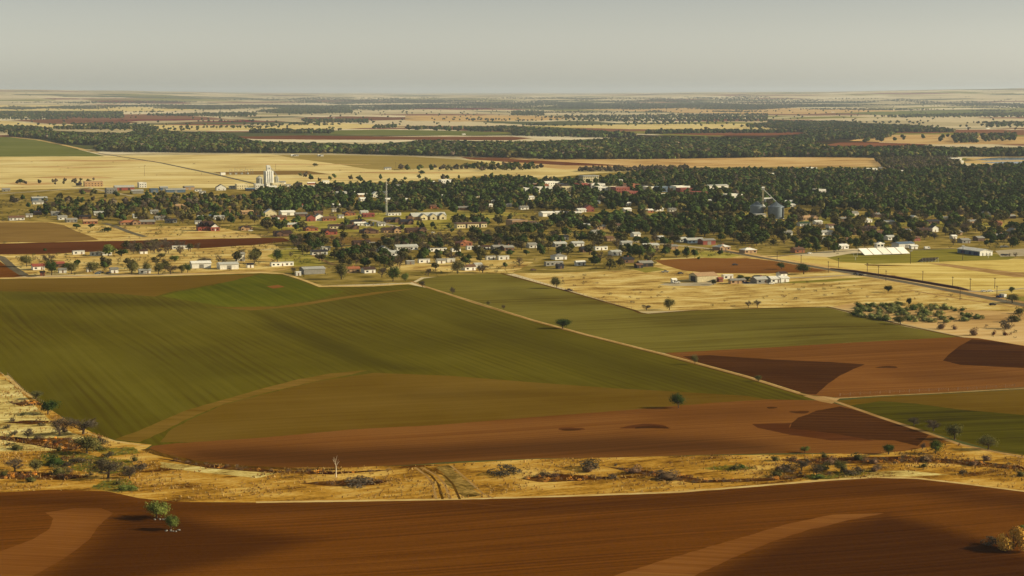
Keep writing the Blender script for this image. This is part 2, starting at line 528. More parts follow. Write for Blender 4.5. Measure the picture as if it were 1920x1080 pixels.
# soft-edged areas of damper soil or thinner stand: outline, width of the edge in metres, strength
DAMP = [([(-400, 930), (0, 924), (200, 922), (262, 936), (700, 940), (1050, 933), (1400, 915), (1600, 900), (1720, 899), (1920, 923), (E, 990), (E, 1010), (1920, 962), (1700, 930), (1500, 936), (1300, 958), (1000, 966), (700, 960), (400, 968), (280, 966), (0, 952), (-400, 960)], 26, .75),
        ([(60, 1085), (119, 1049), (167, 1013), (183, 989), (212, 963), (300, 950), (420, 985), (620, 1010), (480, 1050), (260, 1090), (100, 1180), (-100, 1300)], 16, .85),
        ([(1240, 1110), (1304, 1080), (1370, 1048), (1439, 1020), (1510, 996), (1575, 980), (1658, 962), (1740, 978), (1860, 1010), (1990, 1060), (2300, 1220), (2900, 1800), (600, 1800)], 14, .95),
        ([(330, 842), (480, 835), (640, 837), (800, 832), (1000, 821), (1180, 813), (1330, 818), (1460, 830), (1500, 850), (1300, 854), (1000, 860), (860, 866), (760, 873), (600, 879), (460, 877), (330, 862)], 26, .82),
        ([(1120, 950), (1160, 946), (1200, 950), (1213, 957), (1180, 960), (1140, 957)], 5, .5),
        ([(1560, 1000), (1700, 985), (1900, 1020), (2000, 1080), (1700, 1090)], 30, .5),
        ([(480, 585), (560, 612), (640, 640), (720, 672), (800, 694), (760, 698), (690, 690), (600, 660), (500, 615)], 14, .8),
        ([(820, 560), (1000, 612), (1200, 668), (1400, 722), (1480, 742), (1300, 728), (1100, 700), (950, 650), (820, 600)], 45, .5),
        ([(0, 548), (300, 560), (420, 580), (300, 575), (0, 562)], 20, .6),
        ([(60, 740), (200, 800), (260, 790), (180, 740), (100, 700)], 40, .5),
        ([(560, 555), (760, 545), (880, 575), (700, 600), (520, 590)], 40, .35),
        ([(200, 640), (420, 650), (520, 700), (380, 720), (240, 700)], 40, .35),
        ([(700, 735), (900, 728), (1150, 735), (1000, 745), (760, 752)], 20, .4),
        ([(1180, 584), (1400, 590), (1560, 584), (1740, 620), (1500, 625), (1250, 615)], 40, .35),
        ([(960, 534), (1060, 560), (1000, 570), (900, 545)], 20, .4),
        ([(1640, 700), (1780, 690), (1920, 700), (E, 705), (1920, 715), (1700, 716)], 30, .45),
        ([(1200, 775), (1400, 760), (1500, 775), (1420, 788), (1250, 790)], 30, .3)]
# --- broad covers
field('pasture', 'grass_pale', [(-400, 292), (200, 292), (480, 289), (900, 300), (1300, 330), (1000, 345), (600, 350), (-400, 372)])
field('meadow', 'grass_sand', [(960, 294), (1300, 297), (1560, 293), (1700, 294), (1668, 312), (1500, 318), (1280, 318), (1060, 318), (940, 306)])
field('town_ground', 'town_floor', [(-400, 366), (200, 352), (480, 352), (800, 338), (960, 326), (1280, 314), (1660, 312), (1900, 316), (E, 316),
      (E, 520), (1900, 486), (1600, 466), (1470, 478), (1240, 484), (1220, 506), (1020, 512), (940, 514), (790, 520), (770, 530), (600, 536), (500, 511), (-400, 522)])
field('pasture', 'grass', [(-400, 372), (-400, 522), (500, 511), (560, 500), (520, 462), (480, 440), (400, 424), (230, 425), (130, 417), (0, 414)])
field('pasture', 'grass', [(1020, 512), (1220, 506), (1240, 484), (1480, 478), (1900, 500), (E, 540), (E, 700), (1920, 640), (1800, 626), (1680, 600), (1560, 575), (1200, 584), (960, 512)])
field('hay_meadow', 'hay', [(1440, 482), (1560, 484), (1780, 490), (1900, 486), (E, 500), (E, 600), (1860, 550), (1700, 520), (1560, 498)])
field('brushy_ground', 'brush_floor', [(1640, 293), (1760, 291), (1800, 300), (1770, 314), (1700, 322), (1660, 312)])
field('brushy_ground', 'grass_sand', [(1560, 575), (1600, 568), (1700, 575), (1900, 585), (E, 600), (E, 740), (1920, 648), (1800, 630), (1680, 604)])
field('lawn', 'lawn', [(560, 408), (640, 400), (720, 398), (860, 396), (990, 400), (900, 412), (860, 430), (700, 434), (540, 436), (470, 424)])
field('lawn', 'lawn', [(540, 462), (620, 470), (640, 485), (600, 498), (550, 500), (500, 480)])
field('pasture', 'grass', [(820, 482), (960, 486), (1000, 492), (960, 512), (860, 510), (720, 505), (760, 488)])
field('lawn', 'lawn', [(1260, 400), (1420, 398), (1410, 408), (1280, 410), (1180, 402)])
field('lawn', 'lawn', [(1460, 404), (1700, 410), (1900, 420), (1900, 428), (1700, 424), (1560, 420), (1480, 412)])
field('lawn', 'lawn', [(1320, 470), (1400, 478), (1360, 484), (1290, 482)])
field('bare_ground', 'soil_olive', [(540, 440), (700, 446), (800, 446), (760, 458), (560, 456)])
# --- fields west and north
field('green_field', 'green_far', [(-400, 252), (0, 257), (25, 257), (70, 262), (115, 273), (170, 286), (196, 293), (0, 294), (-400, 294)])
field('tilled_field', 'soil_olive', [(0, 417), (90, 417), (120, 422), (142, 433), (165, 441), (186, 450), (100, 454), (-400, 458), (-400, 418)])
field('tilled_field', 'soil_damp', [(-400, 462), (0, 457), (60, 455), (200, 452), (300, 450), (480, 446), (532, 446), (545, 452), (480, 459), (420, 463), (372, 466), (330, 463), (200, 470), (100, 476), (0, 477), (-400, 484)])
field('margin', 'margin', [(150, 452), (300, 448), (480, 444), (530, 444), (480, 440), (300, 445), (200, 449)])
field('tilled_field', 'soil', [(-300, 455), (-20, 483), (0, 490), (16, 501), (46, 518), (0, 523), (-400, 524)])
field('olive_field', 'olive_far', [(520, 291), (600, 290), (760, 293), (862, 299), (925, 306), (842, 313), (742, 319), (690, 317), (620, 306), (552, 297)])
field('tilled_field', 'soil_far', [(862, 294), (960, 298), (1100, 306), (1185, 311), (1060, 310), (960, 304), (880, 299)])
field('tilled_field', 'soil_olive', [(400, 323), (500, 320), (575, 320), (622, 327), (520, 328), (420, 327)])
for y0, y1, x0, x1 in ((300, 303, 40, 330), (312, 314.5, 20, 260), (330, 336, 60, 215), (341, 348, 0, 110), (307, 309, 420, 700), (334, 336, 520, 740), (322, 325, 620, 900)):
    field('dry_ground', 'grass_sand', [(x0, (y0 + y1) / 2), (x0 + (x1 - x0) * .3, y0), (x1 - (x1 - x0) * .2, y0 + .6), (x1, (y0 + y1) / 2 + .6), (x0 + (x1 - x0) * .5, y1)])
field('pasture', 'grass_pale', [(950, 322), (1080, 319), (1205, 320), (1100, 326), (1020, 335), (960, 330)])
# woodland floors
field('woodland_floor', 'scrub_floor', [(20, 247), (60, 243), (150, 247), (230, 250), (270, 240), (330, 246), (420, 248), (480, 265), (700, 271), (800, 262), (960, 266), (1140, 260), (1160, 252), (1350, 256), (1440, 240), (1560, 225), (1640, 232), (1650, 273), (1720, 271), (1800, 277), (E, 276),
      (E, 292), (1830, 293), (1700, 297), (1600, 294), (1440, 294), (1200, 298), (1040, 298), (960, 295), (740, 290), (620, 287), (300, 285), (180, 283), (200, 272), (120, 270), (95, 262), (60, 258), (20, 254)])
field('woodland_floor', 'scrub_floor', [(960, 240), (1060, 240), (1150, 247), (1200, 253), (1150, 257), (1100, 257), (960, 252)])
field('tilled_field', 'soil_red', [(1540, 272.5), (1575, 267), (1640, 267), (1750, 270.5), (1690, 274.5), (1600, 275)])
field('dry_ground', 'grass_sand', [(1592, 264), (1650, 253), (1760, 252), (1900, 256), (E, 256), (E, 272), (1900, 270), (1760, 271), (1640, 266)])
field('tilled_field', 'soil_red', [(1650, 249), (1700, 242), (1800, 243), (1895, 242.5), (1850, 246), (1740, 250)])
field('tilled_field', 'soil_red', [(1240, 250), (1380, 247), (1500, 248), (1520, 251), (1440, 254), (1330, 254)])
field('tilled_field', 'soil_far', [(420, 257), (560, 254), (760, 256), (960, 256), (1000, 259), (960, 263), (760, 262), (620, 262), (480, 261)])
field('green_field', 'green_far', [(560, 251), (640, 244), (720, 243), (900, 246), (960, 251), (860, 254), (700, 253)])
field('tilled_field', 'soil_far', [(20, 225), (110, 223), (230, 226), (262, 230), (180, 233), (90, 232)])
field('tilled_field', 'soil_red', [(290, 233.5), (360, 232), (470, 233.5), (450, 235), (360, 235)])
field('pale_field', 'grass_pale', [(-400, 228), (0, 226), (90, 234), (280, 234), (470, 236), (620, 230), (760, 236), (620, 243), (300, 245), (100, 240), (-400, 244)])
field('pale_field', 'grass_pale', [(1000, 236), (1200, 233), (1400, 232), (1500, 236), (1560, 240), (1440, 245), (1300, 243), (1180, 242), (1060, 239)])
field('tilled_field', 'soil_far', [(545, 221), (640, 218), (800, 220), (830, 223), (700, 226), (600, 225)])
field('tilled_field', 'soil_red', [(690, 215), (800, 213.6), (960, 214.4), (900, 216.4), (760, 216.6)])
field('pale_field', 'grass_sand', [(760, 217), (960, 216.5), (1100, 219), (1020, 226), (860, 228), (760, 226)])
field('pale_field', 'grass_pale', [(-400, 196), (0, 197), (200, 199), (380, 205), (300, 209), (100, 207), (-400, 209)])
field('pale_field', 'grass_sand', [(1080, 205), (1300, 202), (1600, 204), (1700, 208), (1500, 214), (1300, 212)])
field('green_field', 'green_far', [(1560, 212), (1700, 208), (1900, 205), (E, 206), (E, 211), (1800, 213), (1660, 216)])
field('pond_bank', 'margin', [(1812, 297), (1860, 293.5), (E, 290), (E, 318), (1920, 312), (1860, 309), (1806, 305)])
field('pond', 'water', [(1826, 298.5), (1870, 295.2), (E, 292), (E, 300), (1920, 300), (1850, 301)])
field('pond', 'water', [(1836, 304.5), (1880, 303), (E, 301), (E, 306), (1920, 307), (1860, 306)])
# --- big wheat field and neighbours
BIG = [(-400, 526), (0, 523), (170, 521), (300, 518), (490, 512), (530, 514), (562, 524), (598, 538), (700, 537), (766, 533), (800, 539.6), (900, 572), (1000, 602), (1100, 629), (1240, 664.5),
       (1400, 707.5), (1500, 739), (1535, 749), (1440, 752), (1340, 755), (1160, 770), (1000, 782), (820, 797), (660, 805), (500, 820), (330, 832), (285, 836), (215, 825), (175, 812), (130, 790), (95, 768), (45, 735), (10, 705), (-60, 650), (-400, 640)]
field('field_margin', 'margin', [(598, 541), (700, 540), (770, 536), (790, 540), (766, 531), (700, 535), (605, 536), (562, 521), (540, 513), (490, 509.5), (300, 515.5), (0, 520.5), (-400, 523), (-400, 528), (0, 525), (300, 521), (500, 516), (550, 527)])
field('wheat_field', 'wheat', BIG)
field('wheat_field', 'wheat_thin', [(-400, 527), (0, 524), (170, 522), (300, 519), (480, 514), (420, 530), (330, 545), (290, 556), (200, 549), (0, 546), (-400, 548)], 1)
field('wheat_field', 'wheat_green', [(300, 555), (370, 541), (440, 526), (490, 514), (530, 516), (562, 527), (598, 540), (645, 546), (600, 560), (520, 573), (430, 576)], 1)
field('wheat_field', 'headland', [(400, 576), (470, 582), (560, 574), (660, 558), (780, 541), (700, 548), (600, 563), (520, 575)], .5)
field('wheat_field', 'headland', [(215, 824), (260, 808), (300, 790), (350, 769), (420, 749), (490, 729), (560, 711), (620, 700), (690, 694), (660, 702), (600, 713), (500, 736), (420, 757), (350, 786), (300, 812), (262, 829)], .5)
field('wheat_field', 'wheat_thin', [(300, 829), (320, 806), (360, 785), (420, 758), (500, 738), (600, 714), (700, 699), (850, 705), (1000, 717), (1150, 728), (1280, 735), (1400, 742), (1440, 749), (1340, 756), (1160, 771), (1000, 783), (820, 798), (660, 806), (500, 821), (380, 829)], .6)
field('bare_patch', 'soil_light', [(500, 537), (522, 534), (534, 538), (512, 541)], 0)
field('wheat_field', 'wheat_far', [(776, 531), (795, 522), (850, 515), (900, 514), (945, 514), (1000, 530), (1060, 546), (1130, 566), (1192, 584), (1215, 588), (1300, 582), (1450, 577), (1550, 576), (1590, 586), (1640, 598), (1700, 613), (1760, 624), (1810, 633), (1600, 642), (1450, 651),
      (1250, 663), (1210, 655), (1100, 627), (1000, 600), (900, 570), (805, 538.6)])
field('tilled_field', 'soil_mid', [(1245, 662), (1350, 656), (1450, 651), (1600, 642), (1795, 632), (1835, 634), (1920, 648), (E, 700), (E, 712), (1920, 726), (1760, 736), (1650, 741), (1575, 746), (1520, 741), (1400, 705.6), (1300, 679)])
field('tilled_field', 'soil_dark', [(1280, 668), (1330, 666), (1450, 674), (1560, 679), (1622, 683), (1600, 692), (1575, 704), (1552, 720), (1530, 740), (1512, 739), (1400, 705.4), (1320, 684)], .2)
field('tilled_field', 'soil_dark', [(1822, 636), (1800, 648), (1782, 662), (1768, 676), (1800, 684), (1920, 690), (E, 700), (E, 698), (1920, 649), (1860, 639)], .2)
field('wheat_field', 'wheat_thin', [(1562, 752), (1650, 744), (1760, 739), (1920, 730), (E, 712), (E, 880), (1920, 853), (1860, 843), (1740, 809), (1650, 782)])
field('wheat_field', 'wheat_dark', [(1585, 762), (1650, 752), (1720, 757), (1800, 768), (1920, 778), (E, 790), (E, 880), (1920, 852), (1860, 842), (1740, 808), (1640, 777)], .6)
# --- creek strip (bottom land)
field('creek_grass', 'grass_near', [(-400, 640), (-60, 652), (10, 706), (45, 736), (95, 768), (130, 790), (175, 812), (215, 826), (285, 834), (272, 842), (330, 862), (500, 878), (760, 873), (1000, 861), (1320, 854), (1560, 851), (1700, 845), (1745, 836), (1780, 828),
      (1860, 845), (1920, 854), (E, 880), (E, 990), (1920, 921), (1720, 897), (1560, 900), (1270, 923), (1050, 931), (860, 936), (480, 942), (330, 941), (262, 934), (200, 921), (0, 923), (-400, 930)])
field('tilled_field', 'soil_mid', [(273, 845), (286, 836), (330, 831), (500, 820), (660, 805), (820, 797), (1000, 782), (1160, 770), (1340, 755), (1440, 749), (1500, 750), (1545, 751), (1600, 766), (1650, 783.5), (1700, 800), (1740, 813.5), (1778, 828),
      (1740, 838), (1700, 845), (1640, 852), (1560, 850), (1450, 850), (1320, 853), (1150, 858), (1000, 860), (860, 865), (760, 872), (640, 877), (500, 877), (400, 870), (330, 860), (288, 851)], .5)
field('tilled_field', 'soil_dark', [(1515, 777), (1530, 770), (1575, 762), (1610, 770.5), (1650, 784.5), (1700, 801), (1742, 815), (1720, 836), (1678, 826), (1626, 824), (1559, 812), (1480, 803), (1484, 793), (1496, 783)], .3)
field('tilled_field', 'soil_damp', [(1410, 795), (1484, 793), (1480, 803), (1559, 812), (1640, 826), (1560, 826), (1480, 815), (1420, 802)], .5)
def hollow(cx, cy, w, h, bend=0.0, mat='soil_dark'):
    pts = []
    for k in range(22):
        a = 2 * math.pi * k / 22
        x_ = math.cos(a); r_ = 1 + .10 * math.sin(3 * a + cx) + .05 * math.sin(7 * a)
        pts.append((cx + w / 2 * x_ * r_, cy + h / 2 * math.sin(a) * r_ + bend * (x_ * x_ - .4)))
    FIELDS.append(('damp_patch', mat, wpoly(pts, 0, 8)))


hollow(1070, 804.5, 50, 6, 0, 'soil_damp'); hollow(1070, 806, 36, 3.4, 0)
hollow(1212, 800, 92, 8, 3.0, 'soil_damp'); hollow(1222, 801.5, 64, 5, 3.0)
hollow(1500, 772.5, 38, 5, -1); hollow(1447, 764.5, 20, 3.4); hollow(1664, 688.5, 42, 4, 1)
# --- foreground field
field('tilled_field', 'soil', [(-400, 931), (0, 923), (100, 918), (200, 921), (262, 934), (330, 941), (480, 942), (700, 939), (860, 936), (1050, 931), (1270, 923), (1400, 913), (1560, 900), (1640, 895), (1720, 897), (1800, 906), (1920, 921), (E, 990), (3600, 2400), (-1700, 2400)], .5)
field('tilled_field', 'soil_light', [(1000, 1150), (1120, 1090), (1230, 1054), (1340, 1022), (1470, 984), (1560, 965), (1658, 962), (1575, 979), (1510, 995), (1439, 1019), (1370, 1047), (1304, 1079), (1240, 1108), (1000, 1260)], .8)
field('tilled_field', 'soil_light', [(-300, 1260), (60, 1081), (119, 1048), (167, 1012), (183, 988), (212, 962), (190, 953), (140, 953), (85, 961), (100, 972), (92, 992), (60, 1012), (0, 1034), (-300, 1110)], .3)
# --- creek details
field('creek_grass', 'creek_pale', [(-300, 690), (12, 712), (46, 742), (80, 775), (110, 800), (190, 832), (150, 842), (60, 846), (-300, 850)], 1.5)
field('creek_grass', 'creek_pale', [(300, 866), (420, 880), (520, 888), (480, 896), (380, 886), (300, 876)], 1)
field('creek_grass', 'creek_pale', [(1560, 899), (1600, 886), (1700, 882), (1780, 890), (1720, 893)], 1)
field('creek_gully', 'gully', [(0, 792), (60, 788), (110, 790), (60, 796)], .8)
field('creek_gully', 'gully', [(20, 756), (60, 752), (84, 758), (40, 762)], .6)
field('creek_gully', 'gully', [(110, 858), (140, 852), (150, 868), (130, 880), (90, 876)], .8)
field('creek_weeds', 'weeds', [(176, 842), (250, 838), (262, 850), (200, 856)], 1)
field('creek_weeds', 'weeds', [(80, 850), (140, 846), (190, 858), (240, 862), (260, 880), (200, 890), (120, 880), (60, 868)], 1)
field('creek_weeds', 'weeds', [(190, 902), (240, 898), (262, 916), (215, 924), (170, 915)], 1)
field('creek_gully', 'gully', [(0, 888), (40, 884), (120, 888), (170, 893), (120, 900), (40, 899), (0, 898), (-300, 900), (-300, 888)], 1.5)
field('creek_gully', 'gully', [(-300, 818), (0, 817), (60, 822), (130, 820), (170, 838), (120, 846), (60, 834), (0, 824), (-300, 826)], 1.5)
field('creek_gully', 'gully', [(290, 858), (400, 872), (520, 882), (640, 884), (760, 880), (620, 890), (500, 886), (390, 878)], .8)
field('creek_gully', 'gully', [(560, 906), (640, 900), (730, 902), (700, 910), (620, 912)], 1.2)
field('creek_gully', 'gully', [(975, 898), (1040, 888), (1110, 892), (1160, 896), (1090, 902), (1010, 904)], 1.2)
field('creek_gully', 'gully', [(1130, 874), (1200, 880), (1260, 890), (1330, 900), (1430, 896), (1540, 888), (1600, 884), (1540, 895), (1400, 904), (1300, 906), (1220, 894)], 1.2)
field('creek_gully', 'gully', [(1460, 862), (1560, 858), (1700, 855), (1800, 862), (1920, 874), (E, 900), (1920, 882), (1760, 868), (1620, 868), (1520, 872)], 1.2)
field('creek_weeds', 'weeds', [(1310, 878), (1370, 872), (1420, 878), (1370, 884)], .8)
field('creek_weeds', 'weeds', [(1500, 897), (1560, 884), (1640, 880), (1620, 892), (1560, 899)], .8)
field('creek_crossing', 'crossing', [(822, 874), (842, 872), (852, 885), (880, 903), (902, 928), (872, 933), (846, 915), (828, 893)], 2.2)
field('field_margin', 'margin', [(480, 943), (700, 940), (860, 937), (1050, 932), (1270, 924), (1400, 914), (1560, 901), (1640, 896), (1720, 898), (1800, 907), (1920, 922), (E, 984), (E, 978), (1920, 920), (1800, 904.5), (1720, 895.5), (1640, 893.5), (1560, 898), (1400, 911), (1270, 921), (1050, 929), (860, 934.5), (700, 937), (480, 940)], .4)
# --- east side
field('tilled_field', 'soil_mid', [(1228, 488), (1300, 484), (1400, 484), (1470, 491), (1530, 501), (1550, 507), (1500, 511), (1420, 513), (1330, 512), (1280, 507), (1245, 497)], .6)
field('yard', 'gravel', [(1248, 531), (1330, 529), (1345, 531), (1330, 536), (1260, 536), (1236, 534)], 0)
field('yard', 'gravel', [(1360, 529), (1440, 528), (1480, 531), (1400, 533)], 0)
field('grass_strip', 'turf', [(1500, 527), (1600, 521), (1640, 521), (1560, 528), (1500, 531), (1440, 530)], 0)
field('sports_field', 'turf', [(1550, 483), (1590, 476), (1700, 470), (1790, 466), (1850, 474), (1905, 482), (1890, 487), (1780, 490), (1700, 493), (1640, 495), (1575, 491)], .4)
field('car_park', 'gravel', [(1866, 470), (1920, 466), (E, 464), (E, 480), (1920, 480), (1876, 481)], 0)
field('lawn', 'turf', [(1846, 553), (1900, 556), (E, 565), (E, 590), (1920, 568), (1870, 560)], .3)
field('lawn', 'turf', [(1180, 503), (1230, 501), (1250, 506), (1210, 511)], .3)
field('mown_strip', 'verge', [(1620, 495.5), (1700, 497), (1660, 498.5), (1625, 498)], 0)
field('drive', 'dirt', [(1740, 494), (1770, 494), (1900, 510), (E, 540), (E, 548), (1900, 519), (1790, 502)], .5)
# --- ways
way('highway', 'asphalt', [(180, 286.5), (300, 305), (400, 326), (480, 345), (520, 354)], 9)
way('highway_verge', 'margin', [(20, 257), (70, 262), (115, 271), (182, 286)], 14)
way('farm_lane', 'gravel', [(-200, 372), (10, 363), (90, 357), (140, 354), (172, 351)], 9)
way('farm_lane', 'gravel', [(166, 352), (196, 358), (250, 368)], 6)
way('farm_lane', 'dirt', [(-300, 344), (0, 352), (105, 349)], 5)
way('street', 'asphalt', [(-200, 430), (2, 482), (24, 502), (46, 516), (62, 519)], 7)
way('street', 'dirt', [(46, 517), (130, 518), (300, 514), (490, 509), (540, 506)], 4)
way('street', 'asphalt', [(195, 418), (215, 424), (245, 436), (272, 444)], 7)
way('street', 'gravel', [(690, 411), (715, 417), (745, 426), (775, 430), (805, 432)], 7)
way('street', 'gravel', [(480, 468), (560, 466), (690, 458), (790, 455), (900, 458)], 5)
way('street', 'dirt', [(586, 478), (606, 488), (628, 497), (650, 503)], 4)
way('street', 'dirt', [(790, 468), (815, 472), (850, 479), (870, 482)], 4)
way('street', 'gravel', [(1130, 446), (1190, 453), (1260, 459), (1300, 463), (1345, 468)], 9)
way('highway_verge', 'grass_sand', [(1345, 467), (1420, 481), (1480, 491), (1560, 505), (1640, 518), (1720, 532), (1800, 547), (1870, 561), (1990, 585)], 17)
way('highway', 'asphalt', [(1345, 468), (1420, 482), (1480, 492), (1560, 506), (1640, 519), (1720, 533), (1800, 548), (1870, 562), (1990, 586)], 9)
way('drive', 'gravel', [(1478, 521), (1540, 519), (1600, 515), (1625, 515)], 5)
way('drive', 'gravel', [(1816, 546), (1860, 546), (1930, 540)], 5)
way('drive', 'dirt', [(1700, 543), (1800, 560), (1900, 575)], 3)
way('drive', 'asphalt', [(1440, 482), (1520, 474), (1600, 470), (1680, 470), (1790, 466)], 5)
way('dirt_track', 'dirt', [(770, 527), (800, 538.5), (900, 571), (1000, 601), (1100, 628), (1240, 663.5), (1400, 706.5), (1500, 738), (1545, 747.5), (1570, 754), (1650, 782), (1740, 812), (1800, 833), (1860, 846), (1950, 863), (2300, 930)], 2.5)
way('track_verge', 'verge', [(1000, 603.4), (1100, 630.4), (1240, 666.2), (1400, 709.4), (1500, 741)], 1.2)
way('track_verge', 'margin', [(800, 537.4), (1000, 599.6), (1100, 626.6), (1240, 661.8), (1400, 704.6), (1500, 736)], .8)
way('dirt_track', 'dirt', [(1540, 748), (1600, 745), (1650, 742), (1760, 737), (1920, 728), (2300, 710)], 2.0)
field('dirt_track', 'dirt', [(1505, 742), (1545, 743), (1575, 747), (1560, 757), (1535, 752)], .3)
way('field_edge', 'verge', [(940, 512.5), (1000, 529), (1060, 545), (1130, 565), (1190, 582), (1200, 587), (1215, 588.5), (1300, 582), (1420, 578), (1550, 575), (1600, 586.5), (1690, 609), (1800, 632)], 3)
way('dirt_track', 'margin', [(12, 704), (44, 735), (60, 744)], 2)
way('dirt_track', 'margin', [(150, 808), (215, 827), (272, 836)], 1.6)
for dx in (0, 9, 20, 34): way('wheel_rut', 'verge' if dx in (9, 34) else 'dirt', [(778 + dx * .6, 876), (800 + dx, 892), (812 + dx * 1.1, 908), (818 + dx * 1.3, 936)], .9)
way('wheel_rut', 'dirt', [(846, 873), (868, 892), (905, 925), (925, 934)], .8)
way('wheel_rut', 'soil_light', [(850, 940), (930, 948), (1010, 952)], .8)
way('wheel_rut', 'soil_light', [(300, 842), (340, 852), (420, 862), (520, 868), (640, 870)], 1.0)
way('ditch', 'verge', [(272, 842), (300, 852), (360, 865), (440, 874), (560, 880), (640, 880)], 4)


def build_ground():
    # tessellation: a fan of rings whose spacing grows with distance
    ys = [y for y in np.concatenate([np.geomspace(230, 1700, 190), np.geomspace(1720, 70000, 190)])]
    pts = []
    for i, y in enumerate(ys):
        hw = y * .36 + 60
        n = 110
        for j in range(n + 1):
            x = -hw + 2 * hw * (j + .5 * (i % 2)) / n
            pts.append((x, y))
    BX, BY0, BY1 = 34000, -600, 72000
    for x in np.linspace(-BX, BX, 9): pts += [(x, BY0), (x, BY1)]
    for y in (5000, 15000, 30000, 50000): pts += [(-BX, y), (BX, y)]
    pts += [(x, y) for x in (-600, -200, 0, 200, 600) for y in (-200, 60, 150)]
    pts = [p for p in pts if abs(p[0]) <= BX]
    edges = []
    for nme, mt, pl in FIELDS:
        n0 = len(pts)
        pts += [tuple(p) for p in pl]
        k = len(pl)
        edges += [(n0 + i, n0 + (i + 1) % k) for i in range(k)]
    V, Ed, Fc, _, _, _ = delaunay_2d_cdt([Vector(p) for p in pts], edges, [], 0, 1e-3)
    V = np.array([tuple(v) for v in V])
    tri = np.array([f for f in Fc if len(f) == 3])
    cen = V[tri].mean(axis=1)
    own = np.full(len(tri), -1)
    for fi, (nme, mt, pl) in enumerate(FIELDS):
        lo, hi = pl.min(0), pl.max(0)
        idx = np.where((cen[:, 0] >= lo[0]) & (cen[:, 0] <= hi[0]) & (cen[:, 1] >= lo[1]) & (cen[:, 1] <= hi[1]))[0]
        if not len(idx): continue
        own[idx[inside(pl, cen[idx])]] = fi
    a = V[tri[:, 1]] - V[tri[:, 0]]; b2 = V[tri[:, 2]] - V[tri[:, 0]]
    flip = a[:, 0] * b2[:, 1] - a[:, 1] * b2[:, 0] < 0
    tri[flip] = tri[flip][:, ::-1]
    Z = T(V[:, 0], V[:, 1])
    dmp = np.zeros(len(V))
    for pp, wd_, am in DAMP:
        pl = wpoly(pp, 0, 40)
        lo, hi = pl.min(0) - wd_ * 2, pl.max(0) + wd_ * 2
        ix = np.where(((V >= lo) & (V <= hi)).all(1))[0]
        if not len(ix): continue
        q = V[ix]; a, b = pl, np.roll(pl, -1, 0); ab = b - a
        tt = np.clip(((q[:, None] - a[None]) * ab[None]).sum(-1) / np.maximum((ab ** 2).sum(-1), 1e-9)[None], 0, 1)
        ds = np.sqrt(((q[:, None] - (a[None] + tt[..., None] * ab[None])) ** 2).sum(-1).min(1))
        ds = np.where(inside(pl, q), ds, -ds)
        s_ = np.clip(ds / wd_ + .35, 0, 1); s_ = s_ * s_ * (3 - 2 * s_)
        dmp[ix] = np.maximum(dmp[ix], s_ * am)
    V3 = np.column_stack([V, Z])
    for fi in range(-1, len(FIELDS)):
        s = tri[own == fi]
        if not len(s): continue
        u, inv = np.unique(s, return_inverse=True)
        nme, mt = ('ground', 'country') if fi < 0 else FIELDS[fi][:2]
        me = rawmesh(nme, V3[u], [inv.reshape(s.shape)], M[mt], smooth=True)
        if dmp[u].max() > 0:
            me.attributes.new('damp', 'FLOAT', 'POINT').data.foreach_set('value', dmp[u].astype(np.float32))
        tag(link(bpy.data.objects.new(nme, me)), kind='structure')


def inside(pl, q):
    r = np.zeros(len(q), bool)
    x, y = q[:, 0], q[:, 1]
    x0, y0 = pl[:, 0], pl[:, 1]
    x1, y1 = np.roll(x0, -1), np.roll(y0, -1)
    for i in range(len(pl)):
        if y0[i] == y1[i]: continue
        c = (y0[i] > y) != (y1[i] > y)
        r ^= c & (x < (x1[i] - x0[i]) * (y - y0[i]) / (y1[i] - y0[i]) + x0[i])
    return r


build_ground()

# haze: one closed box of even, thin air round everything
hz = MB().box(-36000, 36000, -900, 74000, -60, 262)
m = bpy.data.materials.new('thin haze'); m.use_nodes = True
m.node_tree.nodes.clear()
ho = m.node_tree.nodes.new('ShaderNodeOutputMaterial')
hv = m.node_tree.nodes.new('ShaderNodeVolumePrincipled')
hv.inputs['Color'].default_value = (.53, .61, .69, 1)
hv.inputs['Density'].default_value = 2.6e-5
hv.inputs['Anisotropy'].default_value = .25
m.node_tree.links.new(hv.outputs[0], ho.inputs['Volume'])
tag(hz.build('haze', m), kind='stuff')
# ------------------------------------------------------------------ buildings
LAND = [(503, 348, 'the concrete elevator'), (725, 402, 'the radio mast'), (1108, 344, 'the courthouse'), (1450, 410, 'the big grain bins'),
        (1660, 478, 'the grandstand'), (1825, 478, 'the field house'), (885, 427, 'the long flat-roofed apartments'), (1327, 528, 'the tan farm shed'),
        (807, 412, 'the pale gabled school'), (392, 433, 'the dark two-storey house'), (235, 356, 'the red barn'), (175, 479, 'the long white trailer'),
        (664, 510, 'the orange-roofed brick house'), (1052, 486, 'the white hip-roofed farmhouse'), (1260, 470, 'the tree row by the highway'),
        (440, 503, 'the low white barn'), (73, 506, 'the white house with red-brown roof'), (1880, 447, 'the tan house at the town edge'), (1795, 305, 'the white shed by the ponds'), (30, 413, 'the white house at the field corner')]


def where(px, py):
    b = min(LAND, key=lambda l: (l[0] - px) ** 2 + ((l[1] - py) * 3) ** 2)
    dx, dy = px - b[0], py - b[1]
    if abs(dx) > abs(dy) * 3:
        return ('right of ' if dx > 0 else 'left of ') + b[2]
    return ('in front of ' if dy > 0 else 'behind ') + b[2]


ORD = ['', 'leftmost', 'second', 'third', 'fourth', 'fifth', 'sixth', 'seventh', 'eighth', 'ninth', 'tenth', 'eleventh', 'twelfth', 'thirteenth', 'fourteenth']
pending = []       # (object, base label, px): equal base labels are told apart by their order from the left


